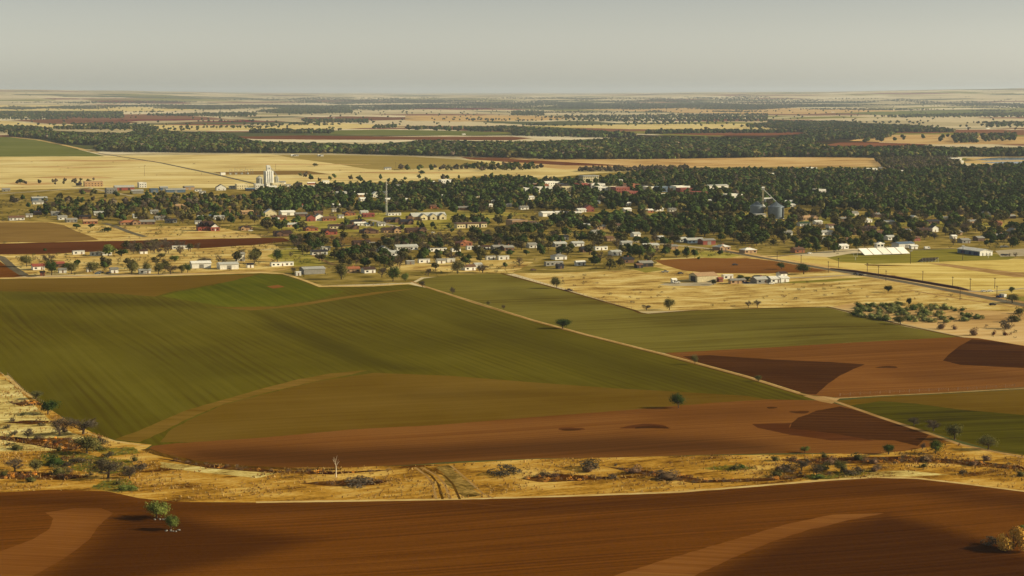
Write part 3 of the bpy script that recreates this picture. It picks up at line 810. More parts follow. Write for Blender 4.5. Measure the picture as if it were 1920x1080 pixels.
def settle():
    by = {}
    for o, l, x in pending: by.setdefault(l, []).append((x, o))
    for l, q in by.items():
        q.sort(key=lambda a: a[0])
        for i, (x, o) in enumerate(q):
            if len(q) == 1: o['label'] = l
            elif i == 0: o['label'] = l + ', leftmost'
            elif i == len(q) - 1: o['label'] = l + ', rightmost'
            else: o['label'] = l + ', ' + ORD[i + 1] + ' from left'


BLD = []           # exclusion discs for trees: x, y, radius


def gable_roof(mb, x0, x1, y0, y1, z, rise, oh=.5, th=.22):
    """ridge along x"""
    ym = (y0 + y1) / 2
    s = rise / (ym - y0)
    ya, yb, ze = y0 - oh, y1 + oh, z - oh * s
    xa, xb = x0 - oh, x1 + oh
    p = []
    for x in (xa, xb):
        p += [(x, ya, ze), (x, ym, z + rise), (x, yb, ze), (x, yb, ze + th), (x, ym, z + rise + th), (x, ya, ze + th)]
    mb.poly(p, [(0, 1, 4, 5), (1, 2, 3, 4), (11, 10, 7, 6), (10, 9, 8, 7), (5, 4, 10, 11), (4, 3, 9, 10), (6, 7, 1, 0), (7, 8, 2, 1), (0, 5, 11, 6), (2, 8, 9, 3)])


def hip_roof(mb, x0, x1, y0, y1, z, rise, oh=.5):
    hw = (y1 - y0) / 2 + oh
    xa, xb, ya, yb = x0 - oh, x1 + oh, y0 - oh, y1 + oh
    ym = (ya + yb) / 2
    if xb - xa > 2 * hw: r0, r1 = xa + hw * .9, xb - hw * .9
    else: r0 = (xa + xb) / 2 - .2; r1 = r0 + .4
    mb.poly([(xa, ya, z), (xb, ya, z), (xb, yb, z), (xa, yb, z), (r0, ym, z + rise), (r1, ym, z + rise)],
            [(0, 1, 5, 4), (1, 2, 5), (2, 3, 4, 5), (3, 0, 4), (3, 2, 1, 0)])


def house(px, py, wpx, kind, wc, rc, extra=''):
    x, y, z = at(px, py)
    s = mpx(y)
    w = max(3.2, wpx / s)
    small = py < 392
    names = {'g': 'house', 'h': 'house', 'G': 'house', 's': 'metal_shed', 'f': 'shop_building', 't': 'mobile_home', 'b': 'barn', 'q': 'outbuilding'}
    cats = {'g': 'house', 'h': 'house', 'G': 'house', 's': 'shed', 'f': 'building', 't': 'mobile home', 'b': 'barn', 'q': 'outbuilding'}
    o = empty(names[kind], (x, y, z - .15), GA + R(rnd.uniform(-4, 4)))
    o['category'] = cats[kind]
    pm, rm = P[wc], P[rc]
    wall, roof = MB(), MB()
    d = {'g': 8.5, 'h': 10, 'G': 11, 's': 12, 'f': 16, 't': 4.2, 'b': 9, 'q': 5}[kind] * rnd.uniform(.9, 1.1)
    h = {'g': 3.1, 'h': 3.1, 'G': 3.3, 's': 4.2, 'f': 7.0, 't': 3.0, 'b': 4.5, 'q': 2.8}[kind]
    if kind in 'gh' and w > 15: d *= 1.15
    if kind in 'gbq' and w < 7: d = min(d, w * 1.2)
    d = max(d, 3)
    rise = {'g': .32, 'h': .34, 'G': .4, 's': .2, 't': .12, 'b': .55, 'q': .4, 'f': 0}[kind] * d / 2
    if '2' in extra: h += 3
    wn = []          # windows on the camera side
    if kind == 'b':   # gable end faces the camera
        wall.box(-w / 2, w / 2, 0, d, 0, h)
        wall.poly([(-w / 2, 0, h), (w / 2, 0, h), (0, 0, h + w * .3), (-w / 2, d, h), (w / 2, d, h), (0, d, h + w * .3)], [(0, 1, 2), (5, 4, 3)])
        t = MB(); gable_roof(t, 0, d, -w / 2, w / 2, h, w * .3, .35)
        roof.poly([(-q[1], q[0], q[2]) for q in t.v], t.f)
    else:
        wall.box(-w / 2, w / 2, 0, d, 0, h)
        if kind in 'gstqG':
            wall.poly([(-w / 2, 0, h), (-w / 2, d, h), (-w / 2, d / 2, h + rise), (w / 2, 0, h), (w / 2, d, h), (w / 2, d / 2, h + rise)], [(0, 2, 1), (3, 4, 5)])
            gable_roof(roof, -w / 2, w / 2, 0, d, h, rise, .15 if kind == 't' else .5)
        elif kind == 'h':
            hip_roof(roof, -w / 2, w / 2, 0, d, h, rise)
        else:
            pr = .7
            for a in ((-w / 2, w / 2, 0, .3), (-w / 2, w / 2, d - .3, d), (-w / 2, -w / 2 + .3, .3, d - .3), (w / 2 - .3, w / 2, .3, d - .3)):
                wall.box(a[0], a[1], a[2], a[3], h, h + pr)
            roof.box(-w / 2 + .3, w / 2 - .3, .3, d - .3, h, h + .12)
    if kind == 'G' or (kind == 'h' and w > 12):        # a wing with its own gable towards the camera
        ww = min(6.5, w * .38); cx = w * rnd.choice((-.26, .24)); f = 2.6
        wall.box(cx - ww / 2, cx + ww / 2, -f, -.002, 0, h)
        wall.poly([(cx - ww / 2, -f, h), (cx + ww / 2, -f, h), (cx, -f, h + ww * .34)], [(0, 1, 2)])
        t = MB(); gable_roof(t, -f, d * .4, cx - ww / 2, cx + ww / 2, h + .02, ww * .34, .35)
        roof.poly([(-(q[1]) + 2 * cx, q[0], q[2]) for q in t.v], t.f)
        wn.append((cx, -f))
    wall.build('wall', pm, o); ro = roof.build('roof', rm, o)
    gl = P['glass']
    if kind in 'gGh' and not small and w > 8:
        MB().box(w * .1, w * .1 + .7, d * .5, d * .5 + .7, h + rise * .5, h + rise + 1.0).build('chimney', P['o'] if wc != 'w' else P['g'], ro)
    n = int(w / (3.6 if kind != 'f' else 3.0))
    if kind in 's': n = 1
    if small: n = min(n, 6 if kind == 'f' else 2)
    dr = n // 2
    for i in range(max(n, 1)):
        cx = -w / 2 + w * (i + .5) / max(n, 1)
        if kind == 's':
            MB().box(cx - 1.8, cx + 1.8, -.06, 0, 0, 3.3).build('door', P['g'], o); continue
        if i == dr and kind != 'f':
            fy = 0 if not any(abs(cx - c) < 3.5 for c, _ in wn) else -2.6
            MB().box(cx - .5, cx + .5, fy - .05, fy, .1, 2.2).build('door', P['n'], o); continue
        fy = 0
        for c, q in wn:
            if abs(cx - c) < 3.4: fy = q
        ws = .9 if kind != 'f' else .6
        MB().box(cx - ws, cx + ws, fy - .05, fy, 1.0, 2.2).build('window', gl, o)
        if kind == 'f' or '2' in extra: MB().box(cx - ws, cx + ws, fy - .05, fy, 4.0, 5.4).build('window', gl, o)
    BLD.append((x, y + d / 2, w / 2 + 2, d / 2 + 2))
    nm = {'g': 'gabled house', 'h': 'hip-roofed house', 'G': 'front-gabled house', 's': 'long metal shed', 'f': 'flat-roofed building', 't': 'mobile home', 'b': 'steep-gabled building', 'q': 'outbuilding'}[kind]
    size = 'small ' if w < 9 else ''
    rt = '' if kind == 'f' else (' with %s roof' % CN[rc] if rc != wc else '')
    lb = '%s%s %s%s %s' % (size, CN[wc], nm, rt, where(px, py))
    if len(lb.split()) > 12 and rt: lb = '%s%s %s %s' % (size, CN[wc], nm, where(px, py))
    pending.append((o, lb, px))
    o['group'] = 'buildings of the country town'
    return o


HOUSES = '''
32 413 28 g w n;55 407 12 q w g;72 403 14 g d k;105 404 16 g w g;118 412 16 g w g;135 417 20 g g g;160 411 22 g n k;170 420 26 g o t;186 404 18 g w s;245 422 38 h t o;277 421 28 g n g;258 409 16 g w s;290 401 14 g w g;302 413 20 g g g;322 418 20 g g k
338 390 16 g t t;380 412 16 g w s;398 409 12 q w b;412 412 18 g w s;430 400 14 g t n;465 402 22 g t t;480 411 18 g d k;462 432 24 h t d;372 420 12 q w g
190 479 40 t w g;148 477 22 t w s;342 467 38 t w s;270 476 14 q w d
73 506 22 g w r;118 512 14 q w g;112 501 18 g n r;80 517 8 q r k;168 510 9 q w g;215 512 14 g w g;272 513 22 q w s;378 503 36 s w w;430 505 36 s w s;452 490 15 g w g 2;470 502 12 q w k
530 499 44 t w s;590 514 42 s g s;560 517 10 t w w;662 511 28 g t o;694 512 22 g w d;600 478 30 g w k;612 470 16 q w g;680 460 32 g n d;700 462 12 q w g;722 479 26 b w g;742 480 18 g w s;764 469 42 g w s
822 471 34 t w k;856 472 18 t w s;888 468 26 t w s;873 461 28 h o o;912 468 16 q w d;770 496 16 t g s;796 493 22 t w s;828 494 16 q w g;846 492 16 t w s;882 507 22 g w n;898 502 14 q w s;921 487 18 t w g;945 487 22 t w s;936 469 22 g g g;955 470 20 g n g
695 438 32 h n d;736 437 34 G t d;782 437 38 G n d;532 443 32 G n d;620 440 26 G r d;632 429 28 g c d;584 433 26 h o n;661 430 26 h n d;676 423 22 q w w;694 424 16 q w b;674 420 28 h n k;738 417 28 G n k;764 421 24 G n k;716 424 14 g w g
552 426 26 g t s;508 406 22 b c w;525 412 26 g o n;541 404 26 s w w;566 406 22 g n g;584 415 16 b r k;600 414 18 b w g;618 414 26 g o n;598 403 16 g n n;656 404 22 h o n;684 402 14 g w s;692 407 22 g r r;740 404 26 t w g;517 415 14 q t w;640 409 10 q w g;628 397 10 q w g
1029 406 24 s w w;1051 405 16 s w w;1080 404 24 g n w;1092 398 16 g w w;1106 397 18 b r r;1066 402 10 q k k;1000 465 16 g w g;1052 463 24 g g s;1085 462 22 g w s;1102 473 20 g n k;1128 469 26 t w s;1176 461 20 g w s;1222 466 30 g c s;1262 468 20 g t g
1157 479 20 g w s;1052 487 24 h w g;1040 498 36 t g s;1052 504 12 q k k;1090 498 18 q w w;1180 493 20 g n k;1213 500 26 g k g;1200 503 12 q k n;1282 454 16 g s s;1305 456 34 g b s;1330 459 26 s r g;1358 469 28 h t w;1408 475 26 h t w;975 426 32 f t g
1014 426 14 g t g;1215 399 22 g o w;1236 396 18 g w w;1178 397 14 g w w;1262 397 14 g w g;1102 427 12 g w w;1128 430 18 g t g;1143 420 9 q w w;1160 428 16 g w n;1120 440 16 g w g;1058 450 18 g w k;1145 452 14 g t n;1195 444 14 g w s;1240 450 12 q w w
1366 523 20 t w w;1384 532 30 q t g;1430 531 26 g g s;1455 530 20 g w w;1472 529 18 g w w;1470 520 14 g w d;1424 526 14 q k k;1265 531 8 q w w;1352 529 8 q r r
1581 467 24 g w w;1500 474 20 g o n;1700 465 36 s w b;1715 467 14 q w w;1462 421 10 q w w;1510 424 22 g w v;1536 421 14 g w w;1551 441 32 g w s;1476 441 22 g w g;1520 413 34 h t t;1586 415 26 g n g;1629 417 15 h w w;1667 421 24 g g s;1716 416 14 b c w;1646 407 18 g n g
1751 420 26 g n k;1776 414 12 g w g;1630 433 32 g d d;1655 441 22 g n n;1612 441 18 g t n;1734 436 24 g n d;1754 435 13 b w k;1700 438 20 g t g;1796 441 20 g t g;1826 420 20 g t g;1853 408 12 b w g;1871 423 20 g o o;1880 447 26 g t g;1903 442 18 b t g;1812 456 18 g g g;1790 448 10 q w w;1590 455 16 g n n
1545 454 14 g w g;1672 450 16 g w s;1720 452 14 g r n;1840 452 14 g n g;1898 410 16 g n g;1688 407 14 g t n;1604 404 14 g w g;1561 428 14 g w n
1523 322 20 f w w;1446 333 12 f w w;1625 336 16 g t w;1607 320 12 g w w;1634 321 26 s w w;1652 317 8 q g g;1684 325 30 s c w;1711 338 22 s w w;1732 339 8 q w w;1780 339 20 g w w;1905 332 12 g w w;1902 354 24 g w w;1820 326 8 q w w;1712 319 8 q w w;1541 365 18 f w w;1655 332 14 g o g;1733 391 8 q w w
1438 379 60 s b w;1478 384 44 s b s;1486 388 12 q w w;1350 379 12 q w w;1378 375 34 f w w;1328 381 16 g w w
1015 355 30 f o n;1036 350 30 f w w;1058 354 18 f k b;1066 360 26 f c c;1022 361 30 f w w;1098 354 32 f r r;1122 354 28 f w w;1131 360 20 f w w;1155 360 20 f c w;1172 356 12 f n n;1188 355 30 f o r;1186 369 24 f r g;1170 361 34 f r s;1220 360 14 f w w;1246 360 30 f b s
1281 359 30 f w w;1288 363 26 f r r;1312 370 32 f r r;1328 354 28 s w s;1354 353 28 s w s;1246 369 12 g w w;1000 354 14 f w g;991 363 14 f w w;1207 357 14 f k k;1236 368 10 g w w;1302 381 10 q w w;1072 371 10 q w w;996 374 14 g w w;1164 346 8 f w w;1248 343 8 b r w;1236 349 8 q w w
415 357 18 b w k;438 354 14 g w g;455 355 22 f c w;470 358 16 g k b;487 355 16 f w w;512 354 14 g w w;528 345 16 g w g;522 353 22 f c w;540 350 10 q w g;573 352 12 t r w;590 351 16 t w r;584 346 14 q r w;612 344 12 g w w;562 347 10 q k k
641 365 20 g w s;666 365 14 g w w;681 369 18 g t w;706 370 14 b w w;683 377 14 g w w;724 365 20 g w s;745 352 18 g w g;810 345 12 g w w;820 348 16 g d g;838 346 22 f w w;837 371 14 g w w;652 389 14 b w w;574 389 14 g w r;632 389 14 g w w;730 378 12 g w w;710 350 10 q w w;764 377 10 q w w
897 370 8 q w w;924 380 8 q w w;920 388 8 q w w;984 393 16 g w g;870 394 20 g n g;815 391 16 g o n;955 388 10 q w g;1120 383 12 g w w;1178 385 12 q w w
176 350 34 f t s;258 363 22 s g s;210 363 20 f g s;160 361 20 h n n;12 359 14 g g g;549 293 6 q w w;556 293 7 q w g;599 293 5 q w w;604 293 5 q w g;728 318 12 g w g;152 186 5 q w w;626 222 4 q w w;870 253 6 q w w;1231 249 7 q w w;1853 242 8 q w w;1814 240 5 q w w;1868 218 8 s w w;1900 217 6 s w w;1562 211 6 q w w;1782 217 5 q w w;700 190 6 s w w;1300 191 7 s w w;330 361 36 s b s;308 357 14 s b s;380 363 12 q w g;75 377 28 s b s;72 383 20 g w g;192 380 12 q n r;356 356 18 s t g;372 359 12 q w g;148 348 10 q k k;268 352 14 f w w;118 384 10 q w g;290 361 14 s b b;500 372 10 q w w
'''
for ln in HOUSES.replace('\n', ';').split(';'):
    q = ln.split()
    if len(q) >= 6:
        house(float(q[0]), float(q[1]), float(q[2]), q[3], q[4], q[5], q[6] if len(q) > 6 else '')


def big(name, px, py, label, cat, rz=None):
    x, y, z = at(px, py)
    o = empty(name, (x, y, z), GA if rz is None else rz)
    tag(o, label, cat)
    return o, x, y, mpx(y)


# --- concrete grain elevator
o, x, y, s = big('grain_elevator', 505, 350, 'tall white concrete grain elevator with headhouse at the left edge of town', 'grain elevator')
for i in range(4):
    MB().lathe([(1.75, 0), (1.75, 22.5), (0, 22.5)], 20, -4.6 + i * 3.05, 0).build('silo', P['concrete'], o, True)
MB().box(-6.2, 6.2, 1.2, 9.5, 0, 22.2).box(-6.5, 6.5, .5, 9.8, 22.2, 23.2).build('storage_block', P['concrete'], o)
hh = MB().box(-2.6, 3.4, 2.5, 8, 23.2, 29.5).box(-3.0, 2.4, 3.2, 7.6, 29.5, 31.4).build('headhouse', P['concrete'], o)
for k in range(2): MB().box(-1.2 + 2 * k, -.4 + 2 * k, 2.42, 2.5, 25.4, 27.4).build('window', P['glass'], hh)
MB().box(-5, 1, -4, -1.9, 0, 4.5).poly([(-5.4, -4.4, 4.4), (1.4, -4.4, 4.4), (1.4, -1.8, 6), (-5.4, -1.8, 6)], [(0, 1, 2, 3), (3, 2, 1, 0)]).build('loading_shed', P['w'], o)
MB().tube((4, 4, 27), (13.8, 5, 15), .35).build('spout', P['galv'], o)
BLD.append((x, y, 22, 14))


def bin_(px, py, dia, hw, label, rise=None, name='grain_bin', mat='galv', rings=6):
    o, x, y, s = big(name, px, py, label, 'grain bin')
    r = dia / 2
    prof = []
    for k in range(rings * 2 + 1):
        prof.append((r + (.07 if k % 2 else 0), .4 + (hw - .4) * k / (rings * 2)))
    MB().lathe(prof, 40).build('wall', P[mat], o, True)
    MB().lathe([(r + .5, 0), (r + .5, .4), (r - .1, .4)], 40).build('foundation', P['concrete'], o)
    rise = rise or dia * .26
    rf = MB().lathe([(r + .35, hw - .15), (r + .3, hw + .1), (r * .5, hw + .1 + rise * .5), (.7, hw + rise), (.7, hw + rise + .6), (0, hw + rise + .8)], 40)
    for k in range(20):
        a = 2 * math.pi * k / 20
        rf.tube((math.cos(a) * r, math.sin(a) * r, hw + .14), (math.cos(a) * .8, math.sin(a) * .8, hw + rise + .04), .09, n=4, cap=False)
    rf.build('roof', P[mat], o)
    MB().box(-.5, .5, -r - .12, -r + .05, .6, 2.6).build('door', P['g'], o)
    ld = MB()
    ld.box(r * .5 - .3, r * .5 - .22, -r - .25, -r - .15 + 1.5, .5, hw).box(r * .5 + .22, r * .5 + .3, -r - .25, -r + 1.35, .5, hw)
    ld.build('ladder', P['g'], o)
    BLD.append((x, y, r + 4, r + 4))
    return o, x, y


bin_(486.5, 350, 9.6, 12.5, 'pale steel bin left of the concrete elevator', 3.2, mat='s')
bin_(518.5, 349, 6, 13, 'narrow steel bin right of the concrete elevator', 1.6, mat='s')
bin_(1454.7, 409.5, 17.6, 12.8, 'large round galvanised grain bin, right one of the pair', 5.2)
bin_(1419, 408.5, 15.5, 13.2, 'large shaded grain bin behind the white elevator leg', 4.6)
# elevator leg with spouts between the two bins
o, x, y, s = big('elevator_leg', 1430, 409, 'tall cream bucket elevator leg with sloping pipe between the two big bins', 'grain leg', 0)
MB().box(-1.0, 1.0, -.7, .7, 0, 31).build('leg_casing', P['c'], o)
MB().box(-1.6, 1.6, -1.2, 1.2, 31, 33).tube((-1.6, 0, 33), (1.6, 0, 33), 1.5, n=16).build('head', P['w'], o)
MB().tube((.6, 0, 31.5), (14.2, .5, 18.6), .38).build('spout', P['s'], o)
MB().tube((-.6, .6, 17), (-6.2, 2, 18.2), .3).build('spout', P['s'], o)
MB().lathe([(.8, 15.5), (3.1, 12.8), (3.1, 12.2), (.6, 9.6)], 12).build('hopper', P['s'], o)
ls = MB()
for a in (-3, 3):
    for b in (-3, 3): ls.tube((a, b, 0), (a, b, 12), .16, n=4)
    ls.tube((a, -3, 6), (a, 3, 12), .1, n=4).tube((-3, a, 0), (3, a, 9), .1, n=4)
ls.build('support_frame', P['g'], o)
MB().box(-1.9, 1.9, -1.5, -1.0, 17.5, 17.7).box(-1.9, 1.9, -1.5, -1.44, 17.7, 18.6).build('platform', P['g'], o)
o, x, y, s = big('scale_house', 1427, 412, 'squat grey loading building with a pale right wall in front of the bins', 'building', GA)
MB().box(-6.5, 6.2, 0, 6, 0, 6).build('wall', P['g'], o); MB().box(-6.8, 6.5, -.3, 6.3, 6, 6.3).build('roof', P['s'], o)
MB().box(2.2, 5.2, -.06, 0, 0, 4.4).build('door', P['c'], o); MB().box(-4, -2, -.06, 0, 1.6, 3.2).build('window', P['glass'], o)
BLD.append((x, y, 12, 8))

# --- radio mast
o, x, y, s = big('radio_mast', 725, 403, 'slim white lattice radio mast standing alone in front of the treed town', 'mast', 0)
MB().box(-1.6, 1.6, -1.6, 1.6, 0, .5).build('base', P['concrete'], o)
HM = 37.5
la = MB()
cr = [(math.cos(a), math.sin(a)) for a in (math.pi / 2, math.pi / 2 + 2.094, math.pi / 2 + 4.189)]
wd = lambda z: 1.0 - .45 * z / HM
for c in cr: la.tube((c[0], c[1], .5), (c[0] * .55, c[1] * .55, HM), .17, .13, 6)
for k in range(18):
    z0, z1 = .5 + k * 2.05, .5 + (k + 1) * 2.05
    for i in range(3):
        a, b = cr[i], cr[(i + 1) % 3]
        la.tube((a[0] * wd(z0), a[1] * wd(z0), z0), (b[0] * wd(z1), b[1] * wd(z1), z1), .07, n=4, cap=False)
        la.tube((a[0] * wd(z1), a[1] * wd(z1), z1), (b[0] * wd(z1), b[1] * wd(z1), z1), .07, n=4, cap=False)
la.build('lattice', P['w'], o)
MB().tube((0, 0, HM), (0, 0, HM + 3), .08, n=6).build('antenna', P['w'], o)
MB().tube((.6, 0, HM - 3), (1.6, 0, HM - 3), .5, n=12).build('dish', P['w'], o)
BLD.append((x, y, 6, 14))

# --- courthouse
o, x, y, s = big('courthouse', 1108, 346, 'square four-storey tan courthouse with rows of windows above the downtown trees', 'courthouse')
MB().box(-12.5, 12.5, 0, 17, 0, 12.4).build('wall', P['c'], o)
MB().box(-13.2, 13.2, -.7, 17.7, 12.4, 13.4).build('cornice', P['s'], o)
MB().box(-12, 12, .5, 16.5, 13.4, 13.7).build('roof', P['g'], o)
for k in range(4):
    for i in range(8):
        cx = -11 + i * 3.14
        MB().box(cx - .7, cx + .7, -.08, 0, 1.0 + k * 3, 2.9 + k * 3).build('window', P['glass'], o)
for i in range(5):
    MB().box(-12.58, -12.5, 2 + i * 3, 3.4 + i * 3, 10, 11.9).build('window', P['glass'], o)
BLD.append((x, y + 8, 16, 11))

# --- school, apartments, dark house, red barn
o, x, y, s = big('school', 806, 412, 'long pale-roofed building with several white front gables on a lawn', 'school')
MB().box(-20, 19, 0, 13, 0, 4).build('wall', P['t'], o)
r_ = MB(); gable_roof(r_, -20, 19, 0, 13, 4, 3.6, .6)
ro = r_.build('roof', P['s'], o)
for cx in (-8, 3, 14):
    g = MB(); gable_roof(g, -4, 5, cx - 4, cx + 4, 4.05, 2.8, .3)
    MB().poly([(-(q[1]) + 2 * cx, q[0], q[2]) for q in g.v], g.f).build('gable_roof', P['s'], ro)
    MB().box(cx - 4, cx + 4, -4, 0, 0, 4).poly([(cx - 4, -4, 4), (cx + 4, -4, 4), (cx, -4, 6.8)], [(0, 1, 2)]).build('wing', P['c'], o)
    MB().box(cx - 1, cx + 1, -4.06, -4, .8, 2.6).build('window', P['glass'], o)
t_ = MB().box(-25.5, -20.2, -1, 8, 0, 4.6).build('entry_block', P['n'], o)
BLD.append((x, y + 6, 27, 12))
for (px, py, wp, lb) in ((885, 427.5, 60, 'long yellow-tan apartment block with flat dark roof and dark stair openings'), (983, 425.5, 46, 'long low tan building with flat dark roof right of the apartment block')):
    o, x, y, s = big('apartment_building', px, py, lb, 'apartment block')
    w = wp / s
    MB().box(-w / 2, w / 2, 0, 9, 0, 4.6).build('wall', P['c'], o)
    MB().box(-w / 2 - .8, w / 2 + .8, -.8, 9.8, 4.6, 5.5).build('roof', P['n'], o)
    for i in range(11):
        cx = -w / 2 + w * (i + .5) / 11
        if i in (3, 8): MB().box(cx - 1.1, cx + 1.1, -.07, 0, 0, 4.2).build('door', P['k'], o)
        else: MB().box(cx - .6, cx + .6, -.07, 0, 1.2, 2.8).build('window', P['glass'], o)
    BLD.append((x, y + 4, w / 2 + 3, 9))
o, x, y, s = big('house', 392, 433, 'large dark brown two-storey house with steep roofs and white front gable', 'house')
MB().box(-11, 9, 0, 10, 0, 4.6).box(1, 10, -4, -.002, 0, 4).build('wall', P['r'], o)
r_ = MB(); hip_roof(r_, -11, 9, 0, 10, 4.6, 5.2)
for cx, ww in ((-6.5, 4.6), (-1.2, 4.6)):
    g = MB(); gable_roof(g, -1.2, 5, cx - ww / 2, cx + ww / 2, 4.7, 4.2, .3); r_.poly([(-(q[1]) + 2 * cx, q[0], q[2]) for q in g.v], g.f)
g = MB(); gable_roof(g, -4, 5, 1, 10, 4.05, 3.6, .4); r_.poly([(-(q[1]) + 11, q[0], q[2]) for q in g.v], g.f)
r_.build('roof', P['d'], o)
MB().poly([(1.2, -4.03, 4), (9.8, -4.03, 4), (5.5, -4.03, 7.3)], [(0, 1, 2)]).build('gable', P['w'], o)
for cx in (-9, -6.5, -4, -1.2): MB().box(cx - .6, cx + .6, -.06, 0, 1, 2.6).build('window', P['glass'], o)
for cx in (3, 8): MB().box(cx - .7, cx + .7, -4.06, -4, 1, 2.6).build('window', P['glass'], o)
MB().box(5, 6.1, -4.06, -4, 0, 2.3).build('door', P['w'], o)
MB().box(-3, -2, 6, 7, 6, 11).build('chimney', P['n'], o)
BLD.append((x, y + 4, 13, 10))
o, x, y, s = big('barn', 234, 357, 'long red barn with low grey metal roof beside pale sheds', 'barn')
w = 27
MB().box(-w / 2, w / 2, 0, 12, 0, 4.4).poly([(-w / 2, 0, 4.4), (-w / 2, 12, 4.4), (-w / 2, 6, 7), (w / 2, 0, 4.4), (w / 2, 12, 4.4), (w / 2, 6, 7)], [(0, 2, 1), (3, 4, 5)]).build('wall', P['r'], o)
r_ = MB(); gable_roof(r_, -w / 2, w / 2, 0, 12, 4.4, 2.6, .4); r_.build('roof', P['s'], o)
for cx in (-6, 6): MB().box(cx - 1.6, cx + 1.6, -.06, 0, 0, 3.4).build('door', P['d'], o)
BLD.append((x, y + 5, 16, 10))
o, x, y, s = big('metal_shed', 1327, 528.5, 'large tan metal farm shed with dark open left end beside the dry pasture', 'shed')
w = 17
MB().box(-w / 2, w / 2, 0, 14, 0, 4.4).poly([(-w / 2, 0, 4.4), (-w / 2, 14, 4.4), (-w / 2, 7, 6.4), (w / 2, 0, 4.4), (w / 2, 14, 4.4), (w / 2, 7, 6.4)], [(0, 2, 1), (3, 4, 5)]).build('wall', P['c'], o)
r_ = MB(); gable_roof(r_, -w / 2, w / 2, 0, 14, 4.4, 2.0, .3); r_.build('roof', P['t'], o)
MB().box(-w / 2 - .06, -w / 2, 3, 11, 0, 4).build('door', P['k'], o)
BLD.append((x, y + 5, 14, 12))
o, x, y, s = big('pump_house', 1795, 305, 'white open-fronted shed with a dark doorway beside the ponds', 'shed')
MB().box(-10, 10, 3, 12, 0, 8).box(-10, -5.5, 0, 3, 0, 8).box(5.5, 10, 0, 3, 0, 8).build('wall', P['w'], o)
MB().box(-15, 11, -.6, 12.6, 8, 9.4).build('roof', P['w'], o)
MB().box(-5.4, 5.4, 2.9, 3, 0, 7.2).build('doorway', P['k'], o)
MB().box(10.1, 15, 0, 8, 0, 4).build('side_block', P['w'], o)
BLD.append((x, y, 18, 40))

# --- football grandstand
o, x, y, s = big('grandstand', 1664, 478, 'long silver-white stadium grandstand with five aisles and press box facing the turf', 'grandstand')
wS, dS, hS, nr = 46.0, 11.0, 5.4, 14
for a in range(5):
    x0 = -wS / 2 + a * wS / 5 + .45; x1 = -wS / 2 + (a + 1) * wS / 5 - .45
    st = MB()
    for k in range(nr):
        zt = 1.0 + (hS - 1.0) * k / (nr - 1); y0 = dS * k / nr
        st.box(x0, x1, y0, y0 + dS / nr, zt - .42, zt)
    st.build('seating', P['alu'], o)
for a in range(4):
    cx = -wS / 2 + (a + 1) * wS / 5
    st = MB()
    for k in range(nr):
        zt = .7 + (hS - 1.0) * k / (nr - 1); y0 = dS * k / nr
        st.box(cx - .42, cx + .42, y0, y0 + dS / nr, zt - .2, zt)
    st.build('aisle', P['g'], o)
sf = MB()
for k in range(12):
    cx = -wS / 2 + .5 + k * (wS - 1) / 11
    sf.tube((cx, .4, 0), (cx, .4, .8), .1, n=4).tube((cx, dS - .4, 0), (cx, dS - .4, hS - .3), .1, n=4).tube((cx, 5, 0), (cx, 5, 2.6), .1, n=4).tube((cx, .3, .2), (cx, dS - .3, hS - .6), .12, n=4)
sf.build('support_frame', P['g'], o)
rl = MB()
for k in range(24):
    cx = -wS / 2 + k * wS / 23
    rl.tube((cx, dS, hS - .2), (cx, dS, hS + 1), .05, n=4)
rl.box(-wS / 2, wS / 2, dS - .04, dS + .04, hS + .95, hS + 1.05).build('railing', P['s'], o)
pb = MB().box(-3.6, 3.6, dS + .2, dS + 4, 0, hS + 3.4).build('press_box', P['w'], o)
MB().box(-4.2, 4.2, dS - .2, dS + 4.4, hS + 3.4, hS + 3.8).build('roof', P['w'], pb)
MB().poly([(-2.6, dS + .3, hS + 3.8), (2.6, dS + .3, hS + 3.8), (0, dS + .3, hS + 5), (-2.6, dS + 3.6, hS + 3.8), (2.6, dS + 3.6, hS + 3.8), (0, dS + 3.6, hS + 5)], [(0, 1, 2), (5, 4, 3), (1, 4, 5, 2), (3, 0, 2, 5)]).build('gable', P['w'], pb)
for cx in (-1.8, 1.8): MB().box(cx - 1.1, cx + 1.1, dS + .1, dS + .2, hS + 1.2, hS + 2.6).build('window', P['glass'], pb)
BLD.append((x, y + 6, 26, 14))
# --- small bleacher seen from behind
o, x, y, s = big('bleacher', 1744, 492, 'small dark bleacher seen from behind on the near side of the turf', 'bleacher')
bl = MB()
for k in range(8): bl.box(-8, 8, 6 - k * .9, 6.75 - k * .9, .5 + k * .42, .62 + k * .42)
bl.build('seating', P['g'], o)
MB().poly([(-8, -.5, 4.0), (8, -.5, 4.0), (8, 6.6, .4), (-8, 6.6, .4), (-8, -.4, 3.85), (8, -.4, 3.85), (8, 6.5, .3), (-8, 6.5, .3)], [(7, 6, 5, 4), (0, 4, 5, 1), (0, 1, 2, 3)]).build('deck', P['d'], o)
sf = MB()
for k in range(6):
    cx = -7.8 + k * 3.12
    sf.tube((cx, -.4, 0), (cx, -.4, 3.9), .09, n=4).tube((cx, 3, 0), (cx, 3, 2.0), .09, n=4).tube((cx, -.4, .2), (cx, 3, 2), .07, n=4)
sf.build('support_frame', P['s'], o)

